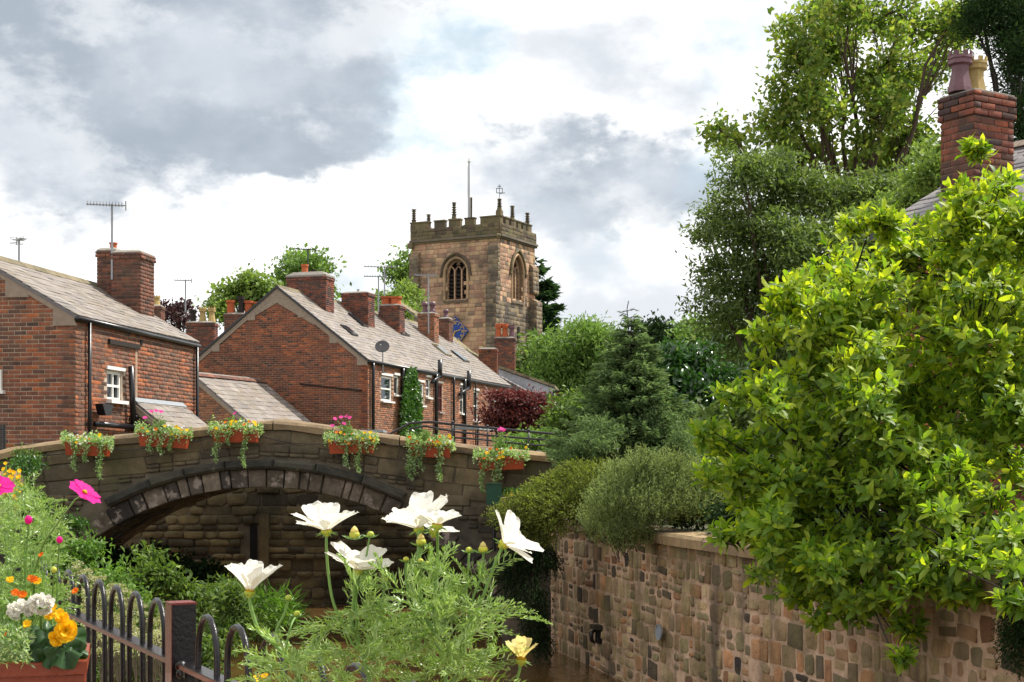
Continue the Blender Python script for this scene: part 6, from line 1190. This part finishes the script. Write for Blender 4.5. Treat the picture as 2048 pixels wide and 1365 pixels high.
# ================================================================ foreground wooden planter and its flowers
def wplanter():
    D = 2.75; a = P(165, 1322, D); t = thing('wooden_planter', V(a[0]-.3, D, -1.6), 'red brown stained wooden planter in the bottom left corner', 'planter'); zt = a[2]; x1 = a[0]; x0 = x1-.75; U = V(1, 0, 0); N = V(0, -1, 0)
    ya = math.radians(15); U = V(math.cos(ya), math.sin(ya), 0); Wn = V(-U[1], U[0], 0); O = V(x1, D, 0)
    def bx(a0, a1, b0, b1, z0, z1, nm, m=WOOD): MB().box(O+U*(a0+a1)/2+Wn*(b0+b1)/2+Z*(z0+z1)/2, U, Z, Wn, a1-a0, z1-z0, b1-b0).build(nm, m, t)
    for k in range(5): bx(-.75, -.012, 0, .02, zt-.025-.11*(k+1)+.004, zt-.025-.11*k, 'board'); bx(-.02, 0, .021, .26, zt-.025-.11*(k+1)+.004, zt-.025-.11*k, 'board')
    bx(-.77, .008, -.012, .03, zt-.024, zt, 'top_rail'); bx(-.03, .004, -.006, -.001, zt-.6, zt-.026, 'corner_strip'); bx(-.16, -.155, -.003, -.0005, zt-.6, zt-.026, 'groove', BARK_D)
    bx(-.02, .008, .031, .28, zt-.024, zt, 'top_rail'); bx(-.75, 0, .28, .3, zt-.6, zt-.02, 'back_panel'); bx(-.74, -.03, .03, .27, zt-.05, zt-.02, 'soil', BARK_D)
    # begonia: big scalloped leaves and three yellow double flowers
    b = thing('yellow_begonia', P(125, 1300, D+.05), 'yellow double begonia with large dark leaves in the wooden planter', 'flowers'); 
    def bleaf(px, py, dd, r, rot, nz_):
        C = P(px, py, dd); n = nz(nz_); e1_ = nz(np.cross(n, Z)+V(.01, 0, 0)); e2_ = np.cross(n, e1_); vs = [C]; k = 22
        for rr in (.5, 1.):
            for i in range(k):
                a_ = 2*math.pi*i/k; q = r*rr*(1+.16*math.cos(a_-rot)+(.05*math.cos(a_*9) if rr == 1 else 0)); vs.append(C+(math.cos(a_)*e1_+math.sin(a_)*e2_)*q+n*(.012*math.cos(a_*5)*rr-r*.22*rr*rr))
        T = [(0, 1+i, 1+(i+1) % k) for i in range(k)]+[x for i in range(k) for x in ((1+i, 1+k+i, 1+k+(i+1) % k), (1+i, 1+k+(i+1) % k, 1+(i+1) % k))]; link('leaf', mesh_np('leaf', np.array(vs), np.array(T)), L_BEG, b)
    for q in ((75, 1290, D-.01, .032, .5, (-.3, -1, .5)), (103, 1302, D-.02, .03, 2, (0, -1, .45)), (130, 1298, D-.02, .034, 1, (.3, -1, .6)), (145, 1275, D, .034, 0, (.5, -1, .8)), (60, 1275, D+.03, .03, 3, (-.4, -.8, .9)), (118, 1275, D+.03, .034, 4, (.1, -.6, 1)), (152, 1300, D+.02, .026, 1, (.6, -1, .2)), (90, 1262, D+.05, .03, 2, (-.1, -.7, 1)), (140, 1262, D+.05, .016, 2, (.4, -.9, .4))): bleaf(*q)
    mb = MB()
    for px, py, r, ax in ((132, 1262, .023, (.35, -1, .25)), (114, 1277, .016, (-.3, -1, -.3)), (124, 1238, .014, (.1, -.8, .7))):
        C = P(px, py, D-.05); f = MB().ball(C-nz(V(*ax))*.004, r*.25, 8).build('flower', PETY, b, smooth=True)
        for lay_, (n, cu, rr) in enumerate(((9, .25, 1.), (8, .7, .85), (7, 1.2, .62), (5, 1.8, .4))):
            for pv, pt in petals_np(C, nz(V(*ax)), r*rr, n, 1.0, cu, False, .2, frill=.04, res=(4, 4)): link('petal', mesh_np('petal', pv, pt), PETY, f)
        mb.tube([C, P(px, 1318, D+.06)], .003, 6)
    mb.build('stems', STEMG, b, kind='stuff')
    # white pelargoniums
    for px, py, r, lab in ((42, 1221, .024, 'left of the two frilly white geranium heads above the planter'), (81, 1210, .026, 'right of the two frilly white geranium heads above the planter')):
        g = thing('white_geranium', P(px, 1310, D+.1), lab, 'flowers'); C = P(px, py, D-.02); MB().tube([C, P(px+3, 1320, D+.1)], .003, 6).build('stem', STEMG, g)
        for k in range(26):
            d = nz(RG.normal(size=3)+V(0, -.5, .25)); p = C+d*r*V(1, .8, .62)*.75; pr = petals_np(p, d, .011, 5, 1.0, .35, False, .3, res=(2, 3)); pr += petals_np(p, d, .009, 4, 1., 1., False, .3, res=(2, 3)); link('floret', mesh_np('floret', *join(pr)), PETW, g)
    return D
wplanter()
def bed(name, lab, cat, px0, px1, prof, D0, D1, n, m, L_=.06, seg=6, w=.0015, base=None, heads=(), nst=60, segl=.6, up=.7):
    t = thing(name, base, lab, cat); o = [[], [], []]; mb = MB()
    for i in range(n):
        x = random.uniform(px0, px1); yt = np.interp(x, [p[0] for p in prof], [p[1] for p in prof]); yb = np.interp(x, [p[0] for p in prof], [p[2] for p in prof]); y = yt+(yb-yt)*random.random()**1.1; D = random.uniform(D0, D1); feather(P(x, y, D), RG.normal(size=3)*V(1, .6, .6)+Z*up, L_*random.uniform(.6, 1.2), seg, segl, out=o)
        if i < nst and x < 95: mb.tube([P(x+random.uniform(-8, 8), yb+60, D), P(x+random.uniform(-6, 6), (y+yb)/2+20, D), P(x, y-8, D)], [.0024, .002, .001], 5, cap=False)
    link('foliage', mesh_np('f', *threads(o, w)), m, t, kind='stuff'); mb.build('stems', STEMG, t, kind='stuff'); return t
# feathery cosmos clump on the left with its pink flowers
PC = bed('pink_cosmos', 'tall feathery cosmos clump with bright pink flowers at the left edge', 'flowers', -30, 108, [(-30, 990, 1230), (20, 985, 1230), (45, 975, 1220), (70, 1000, 1220), (100, 1010, 1230), (125, 1050, 1230), (150, 1100, 1200)], 2.9, 3.5, 300, L_COS, L_=.062, seg=7, w=.0015, base=(P(60, 0, 3.2)[0], 3.2, -1.6), nst=50)
def pink():
    t = PC
    def fl(C, ax, R, n=8, cup=.12, lens=None, ph=0., name='flower', m=PETP, w=.62):
        f = MB().lathe(V(0, 0, 0), [(.001, -.002), (.0045, 0), (.0052, .0015), (.003, .004), (.0005, .005)], 12).build(name, CENY, t, smooth=True); q = Vc(ax).to_track_quat('Z', 'Y').to_matrix().to_4x4(); q.translation = Vc(C); f.matrix_parent_inverse = Matrix.Identity(4); f.parent = t; f.matrix_basis = Matrix.Translation(-Vc(t.location)) @ q
        f.data.transform(f.matrix_basis); f.matrix_basis = Matrix.Identity(4); f.matrix_parent_inverse = Matrix.Identity(4)
        f.data.transform(Matrix.Translation(Vc(t.location))); f.matrix_parent_inverse = Matrix.Translation(-Vc(t.location))
        for pv, pt in petals_np(np.array(C)-nz(ax)*.002, ax, R, n, w, cup, True, .08, res=(6, 6), phase=ph, lens=lens): link('petal', mesh_np('petal', pv, pt), m, f)
        return f
    fl(P(169, 985, 2.6), nz(V(.62, -.2, .75)), .036, 8, .12, ph=.3); fl(P(-4, 972, 2.6), nz(V(.2, -.5, .8)), .03, 8, .05)
    MB().tube([P(169, 987, 2.605), P(150, 1000, 2.62), P(120, 1040, 2.7), P(88, 1085, 2.8), P(70, 1140, 2.9), P(60, 1300, 3.0)], [.0012, .0015, .0016, .002, .0022, .003], 6).build('stem', STEMG, t, smooth=True)
    for px, py, r in ((57, 1040, .008), (119, 1080, .0065), (108, 1140, .006)):
        C = P(px, py, 2.8); MB().ball(C, r, 8, (1, 1, 1.1)).build('bud', PETP if py < 1100 else BUDG, t, smooth=True); MB().tube([C, P(px-4, py+60, 2.85), P(px-8, py+200, 2.9)], .0014, 5).build('stem', STEMG, t)
    # white cosmos
    return fl
FL = pink()
def yellow_bed():
    t = bed('marigolds', 'orange and yellow marigolds among fine leaves above the wooden planter', 'flowers', -30, 122, [(-30, 1150, 1325), (60, 1160, 1325), (110, 1190, 1300), (165, 1260, 1320)], 2.85, 3.1, 260, L_COS, L_=.05, seg=6, w=.0018, base=(P(60, 0, 3.0)[0], 3.0, -1.6), nst=30)
    for px, py, r, m in ((68, 1160, .009, PETO), (62, 1157, .008, PETO), (45, 1190, .010, PETO), (30, 1186, .009, PETO), (75, 1163, .009, PETY), (150, 1183, .008, PETO), (100, 1232, .012, PETY), (118, 1228, .012, PETY), (53, 1250, .012, PETY), (12, 1270, .007, PETO), (23, 1302, .007, PETO), (2, 1275, .006, PETO), (82, 1110, .006, PETO), (105, 1217, .01, PETY), (20, 1160, .008, PETY)):
        C = P(px, py, 2.78+random.uniform(-.03, .05)); pr = petals_np(C, V(random.uniform(-.4, .4), -.8, .7), r, 8, .8, .2, False, res=(2, 3))+petals_np(C-V(0, .001, 0), V(0, -.8, .7), r*.6, 6, .9, .6, False, res=(2, 3)); link('flower', mesh_np('flower', *join(pr)), m, t)
    Pt = np.array([P(random.uniform(-20, 60), random.uniform(1255, 1330), random.uniform(2.66, 2.9)) for _ in range(1500)]); link('foliage', mesh_np('f', *leaves_arr(Pt, rdir(1500, .4), .014, .3)), L_VAR, t, kind='stuff')
    # dark planter block behind at the very left
    b = thing('black_planter', (P(-5, 0, 3.6)[0], 3.7, -1.6), 'dark plastic trough behind the cosmos foliage at the left edge', 'planter'); MB().box(P(-25, 1110, 3.75), (1, 0, 0), Z, (0, 1, 0), .12, .14, .2).build('trough', BLACK, b); MB().box(P(-25, 1080, 3.75), (1, 0, 0), Z, (0, 1, 0), .13, .012, .21).build('rim', BLACK, b)
    y = thing('yellow_daisies', P(15, 960, 8), 'tall sprigs of small yellow flowers against the low wall at far left', 'flowers'); mb = MB(); k = 0
    for px in range(8, 42, 4):
        yy = random.uniform(930, 975); D = 7.5; mb.tube([P(px+2, 1120, D), P(px, yy, D)], .004, 4)
        for j in range(6): link('flower', mesh_np('flower', *join(small_flowers([P(px+random.uniform(-6, 6), yy+random.uniform(-4, 60), D-.02)], .012, PETY, y))), PETY, y)
    mb.build('stems', STEMG, y, kind='stuff')
yellow_bed()
# ================================================================ white cosmos in front
def white_cosmos():
    D = 1.75
    def plant(lab, stems, base, box, n, seg=9, L_=.058, bushy=None, kf=.27):
        t = thing('white_cosmos', base, lab, 'flowers'); mb = MB()
        for pts, r in stems: mb.tube(smooth([P(*p) for p in pts]), r, 7)
        mb.build('stem', STEMG, t, smooth=True); o = [[], [], []]
        for (cx, cy, rx, ry, k) in box:
            for _ in range(int(k*kf)):
                x = cx+rx*random.gauss(0, .5); y = cy+28+ry*random.gauss(0, .6); d = nz(V((x-cx)/rx+random.gauss(0, .5), random.gauss(0, .5), -(y-cy)/ry*.6+.95)); feather(P(x, y, D+random.uniform(-.09, .12)), d, L_*random.uniform(.6, 1.35), seg, .62, out=o, droop=.25)
        link('foliage', mesh_np('f', *threads(o, .00135)), L_COS, t, kind='stuff'); return t
    def smooth(p):
        out = []; n = len(p)
        for i in range(n-1):
            a, b, c_, d = p[max(0, i-1)], p[i], p[i+1], p[min(n-1, i+2)]
            for k in range(5): u = k/5; out.append(.5*((2*b)+(-a+c_)*u+(2*a-5*b+4*c_-d)*u*u+(-a+3*b-3*c_+d)*u**3))
        return out+[p[-1]]
    A = plant('left white cosmos plant with one low flower leaning over the railing', [([(499, 1190, D), (503, 1220, D), (520, 1265, D), (560, 1300, D), (600, 1360, D), (640, 1460, D), (650, 1560, D)], .0024), ([(576, 1200, D), (568, 1230, D), (553, 1260, D), (550, 1292, D)], .0017), ([(593, 1232, D+.03), (582, 1252, D), (572, 1300, D), (575, 1340, D)], .0013)], V(P(650, 0, D)[0], D, -1.6), [(600, 1290, 45, 30, 34), (620, 1330, 60, 34, 70), (560, 1290, 40, 16, 10), (680, 1262, 50, 16, 22)], 90)
    B = plant('main white cosmos plant with five flowers above a mass of fine leaves', [
        ([(653, 1066, D), (653, 1100, D), (657, 1150, D), (668, 1210, D), (700, 1280, D), (715, 1300, D)], .0018), ([(712, 1145, D-.02), (708, 1200, D), (705, 1260, D), (728, 1320, D), (750, 1420, D), (760, 1560, D)], .0024), ([(720, 1145, D), (712, 1195, D), (715, 1270, D), (728, 1320, D)], .0016),
        ([(838, 1062, D), (838, 1110, D), (840, 1180, D), (850, 1230, D), (880, 1300, D), (895, 1400, D), (890, 1560, D)], .0026), ([(874, 1055, D-.03), (875, 1100, D), (873, 1150, D), (868, 1230, D), (880, 1290, D)], .0018),
        ([(1008, 1092, D), (995, 1115, D), (975, 1170, D), (955, 1220, D), (935, 1250, D), (920, 1330, D), (890, 1400, D)], .0022), ([(967, 1105, D), (963, 1150, D), (945, 1200, D), (935, 1250, D)], .0014), ([(938, 1105, D), (935, 1160, D), (925, 1250, D), (920, 1330, D)], .0014), ([(740, 1070, D), (733, 1110, D), (725, 1140, D)], .0012), ([(770, 1165, D), (765, 1200, D), (745, 1270, D), (728, 1320, D)], .0014), ([(812, 1120, D), (812, 1160, D), (825, 1230, D), (860, 1300, D)], .0014)],
        V(P(850, 0, D)[0], D, -1.6), [(720, 1170, 50, 25, 26), (690, 1200, 40, 30, 26), (740, 1230, 60, 45, 64), (850, 1170, 60, 28, 50), (870, 1200, 80, 40, 90), (940, 1160, 40, 30, 30), (900, 1260, 80, 40, 110), (980, 1210, 36, 20, 26), (760, 1300, 80, 36, 90), (860, 1330, 100, 40, 130), (940, 1300, 40, 40, 40), (700, 1310, 50, 30, 40), (800, 1160, 26, 20, 14)], 200)
    Y = plant('small pale yellow half open cosmos low beside the river wall', [([(1042, 1326, D), (1038, 1345, D), (1028, 1380, D), (1010, 1460, D), (1005, 1560, D)], .0018)], V(P(1005, 0, D)[0], D, -1.6), [(1010, 1390, 20, 20, 6)], 10)
    def fl(t, C, ax, R, n, cup, lens=None, ph=0., m=PETW, w=.64, dn=None):
        ax = nz(ax); mb = MB(); f = MB().ball(C+ax*.004, .0055, 8).build('flower', CENY, t, smooth=True); sp_ = MB(); e1_ = nz(np.cross(ax, V(.2, .8, .3))); e2_ = np.cross(ax, e1_)
        MB().add([C-ax*.006+(math.cos(a)*e1_+math.sin(a)*e2_)*.002 for a in [k*math.pi/5 for k in range(10)]]+[C-ax*.001+(math.cos(a)*e1_+math.sin(a)*e2_)*.0065 for a in [k*math.pi/5 for k in range(10)]]+[C+ax*.003+(math.cos(a)*e1_+math.sin(a)*e2_)*.0068 for a in [k*math.pi/5 for k in range(10)]], [(i+q, (i+1) % 10+q, (i+1) % 10+10+q, i+10+q) for q in (0, 10) for i in range(10)]).build('calyx', BUDG, f, smooth=True)
        for k in range(8): a = k*math.pi/4; d = math.cos(a)*e1_+math.sin(a)*e2_; sp_.tube([C-ax*.003, C+d*.007-ax*.0015, C+d*.014-ax*.004], [.0009, .0009, .0002], 4)
        sp_.build('sepals', STEMG, f)
        for pv, pt in petals_np(C+ax*.001, ax, R, n, w, cup, True, .1, res=(7, 7), phase=ph, lens=lens): link('petal', mesh_np('petal', pv, pt), m, f, )
    fl(B, P(653, 1064, D), (-.05, -.17, 1), .043, 8, .6, ph=.2); fl(B, P(716, 1143, D-.02), (.1, -.2, 1), .045, 8, .55, ph=.5); fl(B, P(838, 1060, D+.01), (-.2, -.1, 1), .046, 8, .7, ph=.9); fl(B, P(874, 1053, D-.035), (.1, -.15, 1), .030, 8, .6, ph=.1); fl(B, P(1006, 1090, D), (.66, -.1, .55), .042, 8, .62, ph=.6); fl(B, P(868, 1066, D+.03), (.3, 0, 1), .036, 5, .3, ph=.2)
    fl(A, P(499, 1187, D), (.12, -.06, 1), .037, 8, 1.05, ph=.4); fl(Y, P(1042, 1323, D), (.02, -.15, 1), .021, 7, 1.5, m=PETC, w=.6)
    def bud(t, px, py, r, m=BUDG, pt=False):
        C = P(px, py, D-.01); f = MB().ball(C, r, 10, (1, 1, .85)).build('bud', m, t, smooth=True)
        if pt: MB().lathe(C+Z*r*.5, [(r*.8, 0), (r*.5, r*.7), (r*.1, r*1.1)], 8).build('bud_tip', PETC, f, smooth=True)
        mb = MB()
        for k in range(8): a = k*math.pi/4+.3; d = V(math.cos(a), math.sin(a), 0); mb.tube([C-Z*r*.8, C+d*r*1.3-Z*r*.6, C+d*r*2.3-Z*r*.1], [.0009, .0008, .0002], 4)
        mb.build('sepals', STEMG, f)
    for px, py, r, p_ in ((709, 1070, .0066, 1), (741, 1069, .0045, 0), (842, 1084, .0062, 1), (966, 1099, .0058, 1), (938, 1100, .0042, 0), (770, 1160, .0042, 0), (812, 1119, .0038, 0), (841, 1122, .0035, 0), (853, 1127, .0035, 0)): bud(B, px, py, r, BUDG, p_)
    for px, py, r, p_ in ((577, 1196, .0045, 0), (594, 1228, .0042, 0)): bud(A, px, py, r, BUDG, p_)
    tr = thing('deck_planter', V(P(830, 0, D)[0], D, -1.6), 'brown wooden trough from which the white cosmos grow', 'planter'); x = P(830, 0, D)[0]; MB().ab(x-.25, x+.25, D-.1, D+.1, -1.6, P(0, 1500, D)[2]).build('trough', WOOD, tr)
    y = thing('yellow_marigold', P(522, 1370, 2.2), 'single yellow marigold beside the railing hoops under the white cosmos', 'flowers'); C = P(522, 1362, 2.2); pr = petals_np(C, V(0, -.5, .9), .012, 9, .8, .6, False, res=(3, 3)); link('flower', mesh_np('flower', *join(pr)), PETY, y); MB().tube([C, C-Z*.3], .002, 5).build('stem', STEMG, y)
white_cosmos()
# ================================================================ vegetation on the left bank and round the bridge foot
def bush(name, label, cat, D, lobes, lm, n, per, cr, leaf, ratio=.45, T=LT2, bz=None, dd=.4, **k):
    x = sum(l[0] for l in lobes)/len(lobes); X = P(x, 0, D)[0]; return tree(name, label, cat, D, lobes, (X, D, BZ(X, D) if bz is None else bz), .02, n, per, cr, leaf, lm, BARK_D, dd=dd, ratio=ratio, T=T, ntw=40, **k)
bush('creeper', 'dark ivy and weeds climbing the left end of the bridge', 'creeper', 19.2, [(60, 925, 26, 26), (45, 950, 30, 34), (70, 990, 44, 40), (100, 1020, 40, 36), (130, 1060, 40, 30), (50, 1030, 40, 40), (90, 1080, 50, 40)], L_IVY, 420, 12, .07, .055, .6)
bush('climbing_sprig', 'sprig of pale leaves poking above the left end of the parapet', 'creeper', 19.4, [(36, 902, 14, 10), (62, 912, 12, 16), (50, 930, 12, 16)], L_BANK, 60, 8, .05, .045, .5)
bush('bank_shrub', 'dark shrub in the shadow under the left side of the arch', 'shrub', 21.5, [(230, 1130, 44, 30), (290, 1135, 40, 26), (350, 1150, 44, 30), (400, 1160, 30, 26), (200, 1150, 40, 30), (270, 1170, 50, 34), (340, 1190, 50, 34)], L_DARK, 420, 12, .13, .11)  # shade of the arch is put into the dark leaf colour
bush('bank_shrub', 'sunlit leafy shrub on the river bank under the arch', 'shrub', 15, [(330, 1150, 24, 26), (300, 1180, 34, 34), (360, 1190, 40, 34), (330, 1230, 44, 40), (400, 1200, 26, 30), (300, 1120, 10, 20)], L_BANK, 360, 12, .09, .085, .4)
bush('bank_shrub', 'light green shrub at the water edge left of the low white flower', 'shrub', 16.5, [(440, 1180, 26, 26), (470, 1200, 30, 30), (420, 1230, 40, 40), (480, 1230, 30, 24), (440, 1270, 44, 26)], L_BANK, 330, 12, .09, .085, .35)
def umbels():
    t = thing('hogweed_patch', (P(260, 0, 9)[0], 9, BZ(P(260, 0, 9)[0], 9)), 'patch of faded beige seed heads behind the black railing', 'plants'); mb = MB(); Pt = []; n = 0
    for _ in range(200):
        px = random.uniform(120, 340); py = random.uniform(np.interp(px, [120, 180, 340], [1120, 1130, 1235]), 1300)+random.uniform(0, 20); D = random.uniform(6.6, 8)-(py-1150)/170*1.2; c0 = P(px, py, D); mb.tube([c0-Z*.22+V(random.uniform(-.05, .05), 0, 0), c0], .002, 4)
        R = random.uniform(.02, .038); d = rdir(46, .8)*V(1, 1, .55); Pt.append(c0+d*R*RG.uniform(.7, 1, (46, 1)))
    Pt = np.concatenate(Pt); link('seed_heads', mesh_np('h', *leaves_arr(Pt, rdir(len(Pt), .5), .010, .9)), UMB, t, kind='stuff'); mb.build('stems', STEMD, t, kind='stuff')
umbels()
bush('bank_foliage', 'mass of green nettles and leaves behind the railing hoops', 'plants', 8.5, [(200, 1200, 60, 40), (140, 1240, 50, 50), (260, 1250, 60, 50), (330, 1290, 60, 44), (220, 1320, 70, 50), (400, 1320, 40, 30), (120, 1330, 60, 50), (320, 1350, 60, 40), (160, 1160, 30, 30)], L_BANK, 850, 12, .06, .05, .4)
bush('bank_foliage', 'pale leafy growth between the pink cosmos and the arch', 'plants', 12.5, [(160, 1120, 36, 30), (130, 1160, 50, 40), (210, 1160, 50, 30), (250, 1200, 50, 34), (110, 1100, 30, 26)], L_GRASS, 420, 12, .08, .06, .4)
def reeds():
    t = thing('reeds', (P(530, 0, 19)[0], 19, -2.4), 'overhanging grassy reeds at the river edge below the bridge', 'plants'); Pt = []; Dr = []
    for _ in range(900):
        px = random.uniform(440, 590); py = random.uniform(1185+abs(px-510)*.25, 1250); D = random.uniform(17.5, 20.5); Pt.append(P(px, py, D)); Dr.append(V(random.gauss(0, .5), random.gauss(-.2, .4), random.uniform(-.6, .8)))
    Pt = np.array(Pt); link('blades', mesh_np('b', *leaves_arr(Pt, np.array(Dr), RG.uniform(.15, .38, len(Pt)), .07, LT8, .3)), L_GRASS, t, kind='stuff')
reeds()
